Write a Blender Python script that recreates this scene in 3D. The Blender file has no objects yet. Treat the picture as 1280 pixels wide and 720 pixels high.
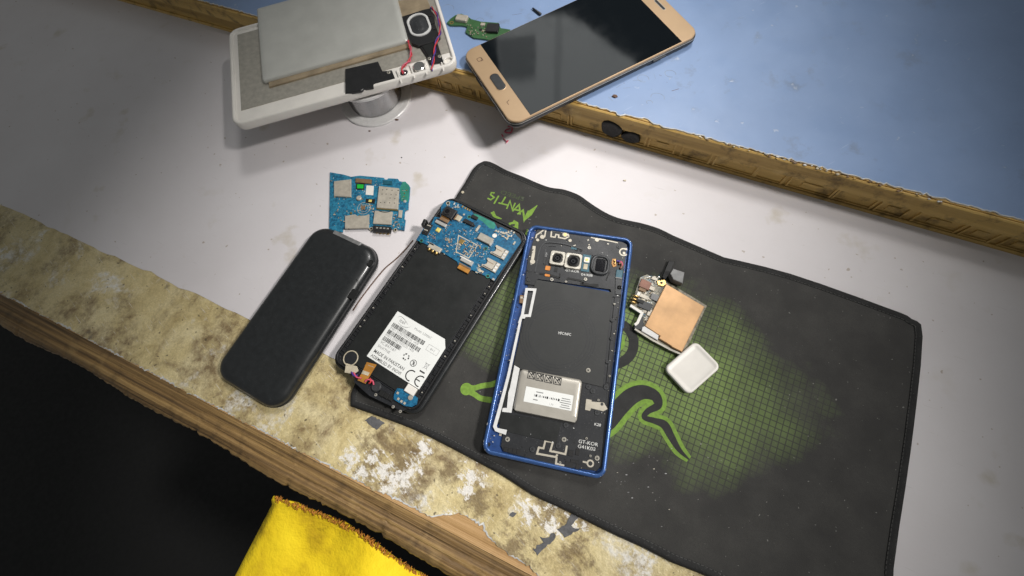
import bpy, bmesh, math, random
from mathutils import Vector, Matrix
from mathutils.geometry import delaunay_2d_cdt
random.seed(7)
C = bpy.context.scene.collection
S = 0.001                                   # everything below is written in millimetres
# ------------------------------------------------------------------ camera (a phone held over the bench)
F, W0, H0, CAMZ = 520.0, 1280, 720, 285.0
nz = Vector((-0.083, -0.341, -0.9365)).normalized()
ax = (Vector((1, 0, 0)) - nz.x * nz).normalized()
ay = nz.cross(ax)
def at(px, py, z=0.0):
    """bench position (mm) seen at a photo pixel, on the level plane of height z"""
    d = Vector(((px - W0 / 2) / F, (py - H0 / 2) / F, 1.0))
    w = Vector((ax.dot(d), ay.dot(d), nz.dot(d)))
    t = (z - CAMZ) / w.z
    return (w.x * t, w.y * t)
cd = bpy.data.cameras.new('camera'); co = bpy.data.objects.new('camera', cd); C.objects.link(co)
cd.sensor_width = 36; cd.lens = 36 * F / W0; cd.clip_start = 0.005; cd.clip_end = 50
def w_(v): return Vector((ax.dot(v), ay.dot(v), nz.dot(v)))
cx_, cy_, cz_ = w_(Vector((1, 0, 0))), w_(Vector((0, -1, 0))), w_(Vector((0, 0, -1)))
m = Matrix((cx_, cy_, cz_)).transposed().to_4x4(); m.translation = Vector((0, 0, CAMZ * S)); co.matrix_world = m
bpy.context.scene.camera = co

# ------------------------------------------------------------------ materials
def nodes(name):
    mt = bpy.data.materials.new(name); mt.use_nodes = True
    nt = mt.node_tree; b = nt.nodes['Principled BSDF']
    return mt, nt, b
def N(nt, t, **kw):
    n = nt.nodes.new(t)
    for k, v in kw.items():
        if k in n.inputs.keys(): n.inputs[k].default_value = v
        else: setattr(n, k, v)
    return n
def ramp(nt, src, stops):
    r = nt.nodes.new('ShaderNodeValToRGB'); e = r.color_ramp.elements
    while len(e) < len(stops): e.new(0.5)
    for i, (p, c) in enumerate(stops):
        e[i].position = p; e[i].color = (c, c, c, 1) if isinstance(c, (int, float)) else (*c, 1)
    nt.links.new(src, r.inputs[0]); return r.outputs[0]
def mix(nt, fac, a, b, mode='MIX'):
    n = nt.nodes.new('ShaderNodeMix'); n.data_type = 'RGBA'; n.blend_type = mode
    for s, v in ((0, fac), (6, a), (7, b)):
        if hasattr(v, 'links'): nt.links.new(v, n.inputs[s])
        elif s == 0: n.inputs[0].default_value = v
        else: n.inputs[s].default_value = (*v, 1)
    return n.outputs[2]
def mathn(nt, op, a, b=None, c=None):
    n = nt.nodes.new('ShaderNodeMath'); n.operation = op
    for i, v in enumerate((a, b, c)):
        if v is None: continue
        if hasattr(v, 'links'): nt.links.new(v, n.inputs[i])
        else: n.inputs[i].default_value = v
    return n.outputs[0]
def coords(nt, rot=0, scale=(1, 1, 1), loc=(0, 0, 0)):
    tc = nt.nodes.new('ShaderNodeTexCoord'); mp = nt.nodes.new('ShaderNodeMapping')
    if scale != (1, 1, 1): mp.vector_type = 'TEXTURE'; scale = tuple(1 / s for s in scale)      # long axis lies along rot
    mp.inputs['Rotation'].default_value = (0, 0, rot); mp.inputs['Scale'].default_value = scale; mp.inputs['Location'].default_value = loc
    nt.links.new(tc.outputs['Object'], mp.inputs[0]); return mp.outputs[0]
def noise(nt, v, scale, detail=4, rough=.55, dist=0.0):
    n = N(nt, 'ShaderNodeTexNoise', Scale=scale, Detail=detail, Roughness=rough, Distortion=dist)
    nt.links.new(v, n.inputs['Vector']); return n.outputs[0]
def bump(nt, b, h, strength, dist=0.0005):
    n = N(nt, 'ShaderNodeBump', Strength=strength, Distance=dist)
    nt.links.new(h, n.inputs['Height'])
    prev = b.inputs['Normal'].links
    if prev: nt.links.new(prev[0].from_socket, n.inputs['Normal'])
    nt.links.new(n.outputs[0], b.inputs['Normal'])
def pm(name, col, rough=.5, metal=0., var=.2, scale=250, bmp=0., bscale=900, spec=.5, coat=0., dust=0., rvar=.12):
    """general weathered material: tint, gloss and relief vary over the surface; dust adds pale specks"""
    mt, nt, b = nodes(name); v = coords(nt)
    n1 = noise(nt, v, scale, 5)
    lo = tuple(c * (1 - var) for c in col); hi = tuple(min(1, c * (1 + var)) for c in col)
    c = ramp(nt, n1, [(.3, lo), (.7, hi)])
    if dust:
        n3 = noise(nt, v, 1500, 2, .5); n4 = noise(nt, v, 60, 3)
        k = mathn(nt, 'MULTIPLY', ramp(nt, n3, [(.66, 0), (.74, 1)]), ramp(nt, n4, [(.4, .2), (.65, 1)]))
        c = mix(nt, mathn(nt, 'MULTIPLY', k, dust), c, (.45, .44, .42))
    nt.links.new(c, b.inputs['Base Color'])
    n2 = noise(nt, v, scale * .35, 4)
    r = N(nt, 'ShaderNodeMapRange'); r.inputs[3].default_value = max(.02, rough - rvar); r.inputs[4].default_value = min(1, rough + rvar)
    nt.links.new(n2, r.inputs[0]); nt.links.new(r.outputs[0], b.inputs['Roughness'])
    b.inputs['Metallic'].default_value = metal; b.inputs['Specular IOR Level'].default_value = spec
    b.inputs['Coat Weight'].default_value = coat; b.inputs['Coat Roughness'].default_value = .08
    if bmp: bump(nt, b, noise(nt, v, bscale, 3), bmp)
    return mt
BA = math.radians(-23.4)                    # the bench runs this way
M = {}
def build_materials():
    M['black_plastic'] = pm('black_plastic', (.012, .012, .013), .42, dust=.35, bmp=.08)
    M['matte_black'] = pm('matte_black', (.0105, .0115, .0112), .46, var=.15, dust=.08, bmp=.02, bscale=120, spec=.42, rvar=.16)
    M['gloss_black'] = pm('gloss_black', (.015, .0165, .0175), .34, dust=.08, coat=.15, rvar=.12)
    M['deep_black'] = pm('deep_black', (.004, .004, .004), .6)
    M['dark_grey'] = pm('dark_grey', (.030, .032, .035), .45, dust=.4)
    M['charcoal'] = pm('charcoal', (.0125, .0135, .016), .45, var=.2, dust=.3, bmp=.05)
    M['coil_sheet'] = pm('coil_sheet', (.020, .021, .0205), .5, var=.08, dust=.08, bmp=.03, bscale=120)
    M['grey_plastic'] = pm('grey_plastic', (.16, .16, .16), .4)
    M['blue_metal'] = pm('blue_metal', (.045, .110, .30), .33, .45, .15, coat=.2, dust=.12)
    M['blue_inner'] = pm('blue_inner', (.022, .062, .20), .42, .3, .2, dust=.3)
    M['steel'] = pm('steel', (.44, .415, .36), .36, .4, .14, bmp=.08, bscale=500)
    M['dull_steel'] = pm('dull_steel', (.47, .43, .36), .45, .25, .15, bmp=.06)
    M['bright_steel'] = pm('bright_steel', (.74, .72, .68), .25, .6, .08)
    M['tin'] = pm('tin', (.62, .62, .61), .25, .9, .08, scale=120, bmp=.15, bscale=160)
    M['pouch'] = pm('pouch', (.58, .58, .54), .36, .3, .06, scale=60, bmp=.18, bscale=70)
    M['pouch_beige'] = pm('pouch_beige', (.43, .405, .355), .36, .3, .08, scale=90, bmp=.2, bscale=110)
    M['gold'] = pm('gold', (.62, .42, .16), .3, .9, .15)
    M['champagne'] = pm('champagne', (.50, .345, .205), .34, .35, .04, scale=60, coat=.3)
    M['beige_pad'] = pm('beige_pad', (.52, .46, .34), .5, .2, .2)
    M['trace'] = pm('trace', (.50, .46, .38), .45, .3, .1)
    M['brown_chip'] = pm('brown_chip', (.20, .12, .06), .5)
    M['red_chip'] = pm('red_chip', (.20, .09, .06), .45, .2)
    M['orange_flex'] = pm('orange_flex', (.42, .19, .035), .38, .1, .18)
    M['orange'] = pm('orange', (.62, .22, .03), .45)
    M['yellow_led'] = pm('yellow_led', (.75, .62, .16), .3)
    M['white_plastic'] = pm('white_plastic', (.74, .71, .66), .42, 0, .05, scale=70, bmp=.04)
    M['track'] = pm('track', (.03, .17, .30), .35)
    M['scuff'] = pm('scuff', (.20, .25, .33), .5, 0, .3)
    M['white_print'] = pm('white_print', (.62, .62, .60), .6)
    M['grey_print'] = pm('grey_print', (.34, .34, .34), .6)
    M['white_foam'] = pm('white_foam', (.62, .62, .61), .7, 0, .08, bmp=.1)
    M['label_paper'] = pm('label_paper', (.74, .75, .73), .5, 0, .02, scale=80, bmp=.03, bscale=200)
    M['ink'] = pm('ink', (.015, .015, .015), .6)
    M['grey_ink'] = pm('grey_ink', (.20, .20, .20), .6)
    M['pale_ink'] = pm('pale_ink', (.42, .43, .42), .6)
    M['teal'] = pm('teal', (.012, .09, .13), .4, dust=.1)
    M['pcb_green'] = pm('pcb_green', (.04, .115, .04), .38, .05, .25, dust=.2)
    M['pcb_edge'] = pm('pcb_edge', (.03, .22, .16), .38, 0, .2)
    M['green_part'] = pm('green_part', (.01, .42, .04), .35)
    M['copper'] = pm('copper', (.52, .31, .15), .42, .3, .2, scale=70, bmp=.3, bscale=90, dust=.4, rvar=.2)
    M['amber_tape'] = pm('amber_tape', (.38, .30, .20), .4, .3, .25, scale=80, bmp=.4, bscale=150)
    M['red_wire'] = pm('red_wire', (.50, .03, .04), .4)
    M['violet_wire'] = pm('violet_wire', (.07, .03, .22), .4)
    M['pink'] = pm('pink', (.55, .08, .14), .45)
    M['solder'] = pm('solder', (.50, .50, .50), .17, 1., .04, rvar=.04)
    M['clear_white'] = pm('clear_white', (.66, .65, .64), .3, 0, .04)
    M['mat_print'] = pm('mat_print', (.16, .28, .035), .75, 0, .22, scale=400, bmp=.2, bscale=2500)
    M['mat_dim_print'] = pm('mat_dim_print', (.045, .065, .025), .75, 0, .2)
    M['mat_black_print'] = pm('mat_black_print', (.018, .018, .017), .8, 0, .2, dust=.2, bmp=.2, bscale=2500)
    M['hem'] = pm('hem', (.010, .010, .010), .8, 0, .3, dust=.3, bmp=.6, bscale=900)
    M['thread'] = pm('thread', (.055, .055, .052), .8)
    M['tape_grey'] = pm('tape_grey', (.10, .10, .105), .55, 0, .35, scale=300, bmp=.3)
    M['brown'] = pm('brown', (.11, .055, .03), .6)
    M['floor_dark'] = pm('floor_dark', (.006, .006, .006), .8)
    M['lens'] = pm('lens', (.004, .004, .006), .06, coat=.6, rvar=.02)
    M['tar'] = pm('tar', (.003, .003, .003), .42, 0, .3, bmp=.9, bscale=420, spec=.35)
    # display glass, switched off
    mt, nt, b = nodes('dark_glass'); b.inputs['Base Color'].default_value = (.004, .006, .008, 1)
    v = coords(nt); n = noise(nt, v, 90, 4)
    nt.links.new(ramp(nt, n, [(.3, .03), (.8, .10)]), b.inputs['Roughness']); b.inputs['IOR'].default_value = 1.6
    b.inputs['Coat Weight'].default_value = .5; M['dark_glass'] = mt
    # printed circuit boards: traces and solder mask mottling
    for nm, a, c in (('pcb_blue', (.006, .068, .145), (.011, .108, .205)), ('pcb_teal', (.010, .09, .17), (.020, .16, .26)), ('pcb_grey', (.10, .095, .07), (.20, .18, .13))):
        mt, nt, b = nodes(nm); v = coords(nt)
        vo = N(nt, 'ShaderNodeTexVoronoi', Scale=480.0); vo.distance = 'MANHATTAN'; nt.links.new(v, vo.inputs['Vector'])
        k = ramp(nt, noise(nt, v, 260, 5), [(.42, 0), (.6, 1)])
        c0 = mix(nt, k, a, c)
        c1 = mix(nt, mathn(nt, 'MULTIPLY', ramp(nt, vo.outputs['Distance'], [(.75, 0), (.8, 1)]), .35), c0, tuple(x * 1.9 for x in c))
        nt.links.new(c1, b.inputs['Base Color']); b.inputs['Roughness'].default_value = .36
        bump(nt, b, noise(nt, v, 700, 3), .08); M[nm] = mt
    # white sheet over the bench: faint grime, dents, brown drips
    mt, nt, b = nodes('white_sheet'); v = coords(nt)
    base = ramp(nt, noise(nt, v, 9, 6, .6), [(.3, (.65, .615, .625)), (.7, (.72, .69, .705))])
    st = mathn(nt, 'MULTIPLY', ramp(nt, noise(nt, v, 42, 4, .5), [(.60, 0), (.72, 1)]), ramp(nt, noise(nt, v, 11, 2), [(.45, 0), (.6, 1)]))
    c1 = mix(nt, mathn(nt, 'MULTIPLY', st, .55), base, (.46, .40, .29))
    sp = ramp(nt, noise(nt, v, 240, 2, .4), [(.735, 0), (.76, 1)])
    c2 = mix(nt, mathn(nt, 'MULTIPLY', sp, .6), c1, (.30, .22, .14))
    sv = coords(nt, BA, (14, 160, 40)); sc = ramp(nt, noise(nt, sv, 4, 3), [(.68, 0), (.74, 1)])
    c3 = mix(nt, mathn(nt, 'MULTIPLY', sc, .3), c2, (.45, .42, .40))
    nt.links.new(c3, b.inputs['Base Color']); b.inputs['Roughness'].default_value = .5
    bump(nt, b, noise(nt, v, 16, 4), .25, .002); bump(nt, b, noise(nt, v, 420, 3), .06); M['white_sheet'] = mt
    # old cream paint: glue smears, plaster, brown dirt, scratches
    mt, nt, b = nodes('cream_paint'); v = coords(nt, BA)
    base = ramp(nt, noise(nt, v, 30, 8, .65, .6), [(.30, (.44, .335, .15)), (.46, (.66, .545, .28)), (.70, (.80, .70, .43))])
    br = mathn(nt, 'MULTIPLY', ramp(nt, noise(nt, v, 22, 7, .7, .4), [(.47, 0), (.58, 1)]), ramp(nt, noise(nt, v, 130, 5, .7), [(.35, .15), (.62, 1)]))
    c1 = mix(nt, mathn(nt, 'MULTIPLY', br, .85), base, (.17, .105, .05))
    wh = mathn(nt, 'MULTIPLY', ramp(nt, noise(nt, coords(nt, BA, loc=(.31, .2, 0)), 26, 6, .6, .5), [(.57, 0), (.65, 1)]), ramp(nt, noise(nt, v, 170, 5, .75), [(.42, 0), (.56, 1)]))
    c2 = mix(nt, wh, c1, (.80, .77, .70))
    gy = ramp(nt, noise(nt, coords(nt, BA, loc=(.7, .1, 0)), 60, 5, .6), [(.66, 0), (.73, 1)])
    c3 = mix(nt, mathn(nt, 'MULTIPLY', gy, .6), c2, (.10, .095, .09))
    sv = coords(nt, -.75, (30, 520, 40)); sc = ramp(nt, noise(nt, sv, 2, 2), [(.66, 0), (.70, 1)])
    c4 = mix(nt, mathn(nt, 'MULTIPLY', sc, .6), c3, (.80, .76, .66))
    dk = ramp(nt, noise(nt, v, 330, 2, .4), [(.70, 0), (.74, 1)])
    c5 = mix(nt, mathn(nt, 'MULTIPLY', dk, .7), c4, (.06, .045, .03))
    def blobs(lst, nsc, lo, hi, kt=.42, grow=1.0):
        tot = None; tc_ = nt.nodes.new('ShaderNodeTexCoord'); ns = mathn(nt, 'ADD', mathn(nt, 'MULTIPLY', noise(nt, tc_.outputs['Object'], nsc, 9, .78, .3), .6), mathn(nt, 'MULTIPLY', noise(nt, coords(nt, -.75, (nsc * .35, nsc * 1.6, nsc)), 1, 8, .75, .4), .4))
        for px, py, rad in lst:
            x, y = at(px, py); d_ = N(nt, 'ShaderNodeVectorMath', operation='DISTANCE'); nt.links.new(tc_.outputs['Object'], d_.inputs[0]); d_.inputs[1].default_value = (x * S, y * S, -.0004)
            mr = N(nt, 'ShaderNodeMapRange'); nt.links.new(d_.outputs['Value'], mr.inputs[0]); mr.inputs[1].default_value = 0; mr.inputs[2].default_value = rad * S * grow; mr.inputs[3].default_value = 1; mr.inputs[4].default_value = 0
            tot = mr.outputs[0] if tot is None else mathn(nt, 'MAXIMUM', tot, mr.outputs[0])
        return ramp(nt, mathn(nt, 'ADD', mathn(nt, 'MULTIPLY', tot, kt), mathn(nt, 'MULTIPLY', ns, 1.1)), [(lo, 0), (hi, 1)])
    c5 = mix(nt, mathn(nt, 'MULTIPLY', blobs([(470, 560, 26), (455, 585, 18), (500, 575, 22), (560, 590, 14), (640, 690, 24), (600, 630, 20), (690, 640, 22), (720, 690, 20), (520, 612, 16)], 120, .74, .84, .32, 1.5), .75), c5, (.17, .115, .06))
    c5 = mix(nt, mathn(nt, 'MULTIPLY', blobs([(505, 598, 12), (478, 588, 11), (465, 573, 9), (588, 597, 10), (583, 612, 8), (440, 570, 10), (660, 640, 10), (690, 660, 9), (484, 612, 8), (515, 585, 9), (495, 600, 9), (450, 590, 9), (530, 560, 9), (690, 625, 9), (720, 650, 8), (560, 650, 8)], 210, .765, .80, .29, 2.1), .95), c5, (.84, .81, .76))
    gr = ramp(nt, noise(nt, v, 800, 4, .7), [(.35, .72), (.65, 1.0)]); c5 = mix(nt, .8, c5, gr, 'MULTIPLY')
    nt.links.new(c5, b.inputs['Base Color'])
    nt.links.new(ramp(nt, noise(nt, v, 50, 4), [(.3, .3), (.7, .6)]), b.inputs['Roughness'])
    vo = N(nt, 'ShaderNodeTexVoronoi', Scale=85.0); vo.feature = 'DISTANCE_TO_EDGE'; nt.links.new(mix(nt, .12, v, noise(nt, v, 60, 4)), vo.inputs['Vector'])
    ck = ramp(nt, vo.outputs['Distance'], [(0, 0), (.035, 1)])
    bump(nt, b, noise(nt, v, 45, 6, .65), .8, .0025); bump(nt, b, noise(nt, v, 260, 5, .7), .6, .0008); M['cream_paint'] = mt
    # bare worn wood running along the bench
    def wood(name, cols, ang, gs, dirt=.6):
        mt, nt, b = nodes(name); g = coords(nt, ang, (gs * .02, gs, gs * .6)); v = coords(nt)
        n1 = noise(nt, g, 1, 7, .6, .06)
        c = ramp(nt, n1, [(.28, cols[0]), (.45, cols[1]), (.58, cols[2]), (.74, cols[3])])
        d = ramp(nt, noise(nt, v, 70, 5, .65), [(.52, 0), (.68, 1)])
        c = mix(nt, mathn(nt, 'MULTIPLY', d, dirt), c, tuple(x * .35 for x in cols[0]))
        k = ramp(nt, noise(nt, v, 38, 4, .6), [(.60, 0), (.70, 1)])
        c = mix(nt, mathn(nt, 'MULTIPLY', k, .4), c, cols[3])
        nt.links.new(c, b.inputs['Base Color'])
        nt.links.new(ramp(nt, n1, [(.3, .6), (.7, .38)]), b.inputs['Roughness'])
        bump(nt, b, n1, .9, .0022); bump(nt, b, noise(nt, v, 350, 4), .3, .0005); M[name] = mt
    wood('edge_wood', [(.055, .032, .013), (.19, .112, .042), (.30, .185, .068), (.42, .28, .115)], BA, 330, .4)
    wood('bare_wood', [(.30, .165, .06), (.42, .25, .10), (.50, .31, .14), (.56, .40, .22)], BA, 180, .25)
    wood('crate_wood', [(.22, .13, .035), (.50, .315, .09), (.64, .42, .125), (.72, .52, .21)], 0, 120, .75)
    # blue laminate with scuffs and drops of old glue
    mt, nt, b = nodes('blue_laminate'); v = coords(nt)
    base = ramp(nt, noise(nt, v, 18, 6, .6), [(.3, (.195, .285, .47)), (.7, (.225, .325, .53))])
    d = mathn(nt, 'MULTIPLY', ramp(nt, noise(nt, v, 55, 5, .65), [(.58, 0), (.70, 1)]), ramp(nt, noise(nt, v, 13, 2), [(.42, 0), (.6, 1)]))
    c1 = mix(nt, mathn(nt, 'MULTIPLY', d, .45), base, (.16, .19, .24))
    w = ramp(nt, noise(nt, v, 110, 3, .5), [(.70, 0), (.75, 1)])
    c2 = mix(nt, mathn(nt, 'MULTIPLY', w, .4), c1, (.55, .60, .68))
    sc = ramp(nt, noise(nt, coords(nt, .9, (12, 260, 1)), 4, 2), [(.70, 0), (.76, 1)])
    c3 = mix(nt, mathn(nt, 'MULTIPLY', sc, .4), c2, (.42, .50, .66))
    nt.links.new(c3, b.inputs['Base Color'])
    nt.links.new(ramp(nt, noise(nt, v, 40, 4), [(.3, .28), (.7, .5)]), b.inputs['Roughness'])
    bump(nt, b, noise(nt, v, 30, 4), .2, .001); bump(nt, b, w, .3, .0006); M['blue_laminate'] = mt
    # yellow cloth
    mt, nt, b = nodes('yellow_cloth'); v = coords(nt)
    c = ramp(nt, noise(nt, v, 40, 5), [(.28, (.50, .32, .004)), (.45, (.80, .57, .006)), (.75, (.92, .69, .012))])
    nt.links.new(c, b.inputs['Base Color']); b.inputs['Roughness'].default_value = .8
    wv = N(nt, 'ShaderNodeTexVoronoi', Scale=900.0); nt.links.new(v, wv.inputs['Vector'])
    bump(nt, b, wv.outputs[0], .3, .0004); bump(nt, b, noise(nt, v, 38, 4), .8, .004); M['yellow_cloth'] = mt
    M['fringe'] = pm('fringe', (.42, .17, .02), .8, 0, .4, scale=500, bmp=.6)
    # mouse mat cloth with the printed green grid fading out round the emblem, the left side's shade painted into the fade
    mt, nt, b = nodes('mat_cloth')
    gx, gy = at(788, 450, 2.5)
    tc = nt.nodes.new('ShaderNodeTexCoord'); mp = nt.nodes.new('ShaderNodeMapping'); mp.vector_type = 'TEXTURE'
    mp.inputs['Location'].default_value = (gx * S, gy * S, 0); mp.inputs['Rotation'].default_value = (0, 0, math.radians(-25))
    nt.links.new(tc.outputs['Object'], mp.inputs[0]); g = mp.outputs[0]; v = tc.outputs['Object']
    sx = nt.nodes.new('ShaderNodeSeparateXYZ'); nt.links.new(g, sx.inputs[0])
    r2 = mathn(nt, 'SQRT', mathn(nt, 'ADD', mathn(nt, 'POWER', mathn(nt, 'MULTIPLY', sx.outputs[0], .62), 2), mathn(nt, 'POWER', mathn(nt, 'MULTIPLY', sx.outputs[1], 1.2), 2)))
    rn = mathn(nt, 'ADD', r2, mathn(nt, 'MULTIPLY', mathn(nt, 'SUBTRACT', noise(nt, v, 22, 5), .5), .075))
    mk = N(nt, 'ShaderNodeMapRange'); mk.interpolation_type = 'LINEAR'
    nt.links.new(rn, mk.inputs[0]); mk.inputs[1].default_value = .034; mk.inputs[2].default_value = .080; mk.inputs[3].default_value = .92; mk.inputs[4].default_value = 0
    def line(s):
        f = mathn(nt, 'FRACT', mathn(nt, 'MULTIPLY', s, 1000 / 3.75)); q = mathn(nt, 'ABSOLUTE', mathn(nt, 'SUBTRACT', f, .5))
        return ramp(nt, q, [(.39, 1), (.45, 0)])
    gm = mathn(nt, 'MULTIPLY', line(sx.outputs[0]), line(sx.outputs[1]))
    gm = mathn(nt, 'ADD', mathn(nt, 'MULTIPLY', gm, .85), .15)
    blk = ramp(nt, noise(nt, v, 14, 5, .6), [(.3, (.013, .0125, .012)), (.7, (.025, .024, .0225))])
    grn = ramp(nt, noise(nt, v, 60, 4), [(.3, (.135, .20, .050)), (.7, (.19, .285, .072))])
    c1 = mix(nt, mathn(nt, 'MULTIPLY', mk.outputs[0], gm), blk, grn)
    wp = mathn(nt, 'MULTIPLY', ramp(nt, noise(nt, v, 33, 4, .6), [(.38, .15), (.72, 1)]), mathn(nt, 'ADD', mathn(nt, 'MULTIPLY', noise(nt, v, 1400, 3, .6), .36), .02))
    c2 = mix(nt, wp, c1, (.13, .125, .112))
    dsk = mathn(nt, 'MULTIPLY', ramp(nt, noise(nt, v, 620, 2, .4), [(.745, 0), (.78, 1)]), .4)
    c3 = mix(nt, dsk, c2, (.40, .39, .36))
    nt.links.new(c3, b.inputs['Base Color']); b.inputs['Roughness'].default_value = .72; b.inputs['Specular IOR Level'].default_value = .35
    b.inputs['Sheen Weight'].default_value = .15
    bump(nt, b, noise(nt, v, 12, 3), .5, .006); bump(nt, b, noise(nt, v, 2600, 2), .35, .0003); M['mat_cloth'] = mt
build_materials()

# ------------------------------------------------------------------ mesh building
class MB:
    """collects shapes (mm) and links them as ONE mesh object"""
    def __init__(s): s.v, s.f, s.k, s.sm, s.mats = [], [], [], [], []
    def mi(s, mat):
        if mat not in s.mats: s.mats.append(mat)
        return s.mats.index(mat)
    def add(s, vs, fs, mat, smooth=False):
        o = len(s.v); s.v += [tuple(p) for p in vs]; k = s.mi(mat)
        for f in fs: s.f.append([o + i for i in f]); s.k.append(k); s.sm.append(smooth)
        return s
    def loft(s, layers, mat, smooth=False, cap=True, base=True):
        """layers: [(polygon, z)] from low to high, equal counts, counter-clockwise"""
        n = len(layers[0][0]); vs = [(x, y, z) for P, z in layers for x, y in P]; fs = []
        for j in range(len(layers) - 1):
            for i in range(n):
                a, b_ = j * n + i, j * n + (i + 1) % n
                fs.append((a, b_, b_ + n, a + n))
        s.add(vs, fs, mat, smooth)
        o = len(s.v) - len(vs); k = s.mi(mat)
        if cap: s.f.append([o + (len(layers) - 1) * n + i for i in range(n)]); s.k.append(k); s.sm.append(False)
        if base: s.f.append([o + n - 1 - i for i in range(n)]); s.k.append(k); s.sm.append(False)
        return s
    def prism(s, P, z0, z1, mat, ch=0.0, base=False):
        P = ccw(P)
        if ch: return s.loft([(P, z0), (P, z1 - ch), (inset(P, ch), z1)], mat, base=base)
        return s.loft([(P, z0), (P, z1)], mat, base=base)
    def box(s, x, y, w, h, z0, z1, mat, rot=0., ch=0.0):
        return s.prism(rect(x, y, w, h, rot), z0, z1, mat, ch)
    def cyl(s, x, y, r, z0, z1, mat, seg=20, ch=0.0): return s.prism(circ(x, y, r, seg), z0, z1, mat, ch)
    def ring(s, A, B, z0, z1, mat, ch=0.0):
        """frame between outline A and inner outline B (same counts)"""
        n = len(A); A2, B2 = (inset(A, ch), inset(B, -ch)) if ch else (A, B)
        L = [(A, z0), (A, z1 - ch), (A2, z1), (B2, z1), (B, z1 - ch), (B, z0)] if ch else [(A, z0), (A, z1), (B, z1), (B, z0)]
        return s.loft(L, mat, cap=False, base=False)
    def flat(s, P, z, mat):
        P = ccw(P); return s.add([(x, y, z) for x, y in P], [list(range(len(P)))], mat)
    def stroke(s, pts, wd, z, mat, thick=0., close=False, sm=0):
        """flat ribbon along a polyline; wd is one width or a list"""
        if sm: pts, wd = smooth_line(pts, wd, sm)
        n = len(pts); ws = wd if isinstance(wd, (list, tuple)) else [wd] * n; L, R = [], []
        for i in range(n):
            a = pts[i - 1] if (i or close) else pts[i]; b_ = pts[(i + 1) % n] if (i < n - 1 or close) else pts[i]
            d0 = norm((pts[i][0] - a[0], pts[i][1] - a[1])); d1 = norm((b_[0] - pts[i][0], b_[1] - pts[i][1]))
            if d0 == (0, 0): d0 = d1
            if d1 == (0, 0): d1 = d0
            t = norm((d0[0] + d1[0], d0[1] + d1[1])); c = max(.45, t[0] * d1[0] + t[1] * d1[1]); h = ws[i] / 2 / c
            L.append((pts[i][0] - t[1] * h, pts[i][1] + t[0] * h)); R.append((pts[i][0] + t[1] * h, pts[i][1] - t[0] * h))
        if sm:
            for i in range(1, n - 1):
                a, p, c2 = pts[i - 1], pts[i], pts[i + 1]; cr_ = (p[0] - a[0]) * (c2[1] - p[1]) - (p[1] - a[1]) * (c2[0] - p[0])
                k_ = 2 * cr_ / max(1e-9, math.dist(a, p) * math.dist(p, c2) * math.dist(a, c2))
                if abs(k_) > 1e-6 and ws[i] / 2 > .8 / abs(k_):
                    h = .8 / abs(k_); t = norm((c2[0] - a[0], c2[1] - a[1]))
                    if k_ > 0: L[i] = (p[0] - t[1] * h, p[1] + t[0] * h)
                    else: R[i] = (p[0] + t[1] * h, p[1] - t[0] * h)
        m_ = n if close else n - 1
        dz = .0012 if sm else 0
        vs = [(x, y, z + i * dz) for i, (x, y) in enumerate(R)] + [(x, y, z + i * dz) for i, (x, y) in enumerate(L)]
        fs = [(i, (i + 1) % n, n + (i + 1) % n, n + i) for i in range(m_)]
        s.add(vs, fs, mat)
        if thick:
            vs2 = [(x, y, z - thick) for x, y in R] + [(x, y, z - thick) for x, y in L] + vs; q = 2 * n
            f2 = []
            for i in range(m_):
                j = (i + 1) % n; f2 += [(i, j, q + j, q + i), (n + j, n + i, q + n + i, q + n + j)]
            if not close: f2 += [(n, 0, q, q + n), (n - 1, 2 * n - 1, q + 2 * n - 1, q + n - 1)]
            s.add(vs2, f2, mat)
        return s
    def tube(s, pts, r, mat, seg=8, sm=0):
        if sm: pts = smooth_line3(pts, sm)
        n = len(pts); vs = []; fs = []; P = [Vector(p) for p in pts]
        for i in range(n):
            t = (P[min(i + 1, n - 1)] - P[max(i - 1, 0)]).normalized()
            u = t.cross(Vector((0, 0, 1)));  u = u.normalized() if u.length > 1e-4 else Vector((1, 0, 0)); w = u.cross(t)
            rr_ = r[i] if isinstance(r, list) else r
            for k in range(seg):
                a = 2 * math.pi * k / seg; vs.append(P[i] + (u * math.cos(a) + w * math.sin(a)) * rr_)
        for i in range(n - 1):
            for k in range(seg):
                k2 = (k + 1) % seg; fs.append((i * seg + k, i * seg + k2, (i + 1) * seg + k2, (i + 1) * seg + k))
        fs += [list(range(seg))[::-1], [(n - 1) * seg + k for k in range(seg)]]
        return s.add(vs, fs, mat, True)
    def text(s, body, x, y, size, z, mat, rot=0., align='LEFT', wide=1.0, bold=0.0):
        cu = bpy.data.curves.new('lettering', 'FONT'); cu.body = body; cu.size = size; cu.align_x = align; cu.resolution_u = 3; cu.offset = bold
        o = bpy.data.objects.new('lettering', cu); C.objects.link(o)
        dg = bpy.context.evaluated_depsgraph_get(); me = o.evaluated_get(dg).to_mesh()
        c_, s_ = math.cos(rot), math.sin(rot)
        vs = [(x + c_ * p.co.x * wide - s_ * p.co.y, y + s_ * p.co.x * wide + c_ * p.co.y, z) for p in me.vertices]
        s.add(vs, [list(p.vertices) for p in me.polygons], mat)
        o.evaluated_get(dg).to_mesh_clear(); bpy.data.objects.remove(o); bpy.data.curves.remove(cu); return s
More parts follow.
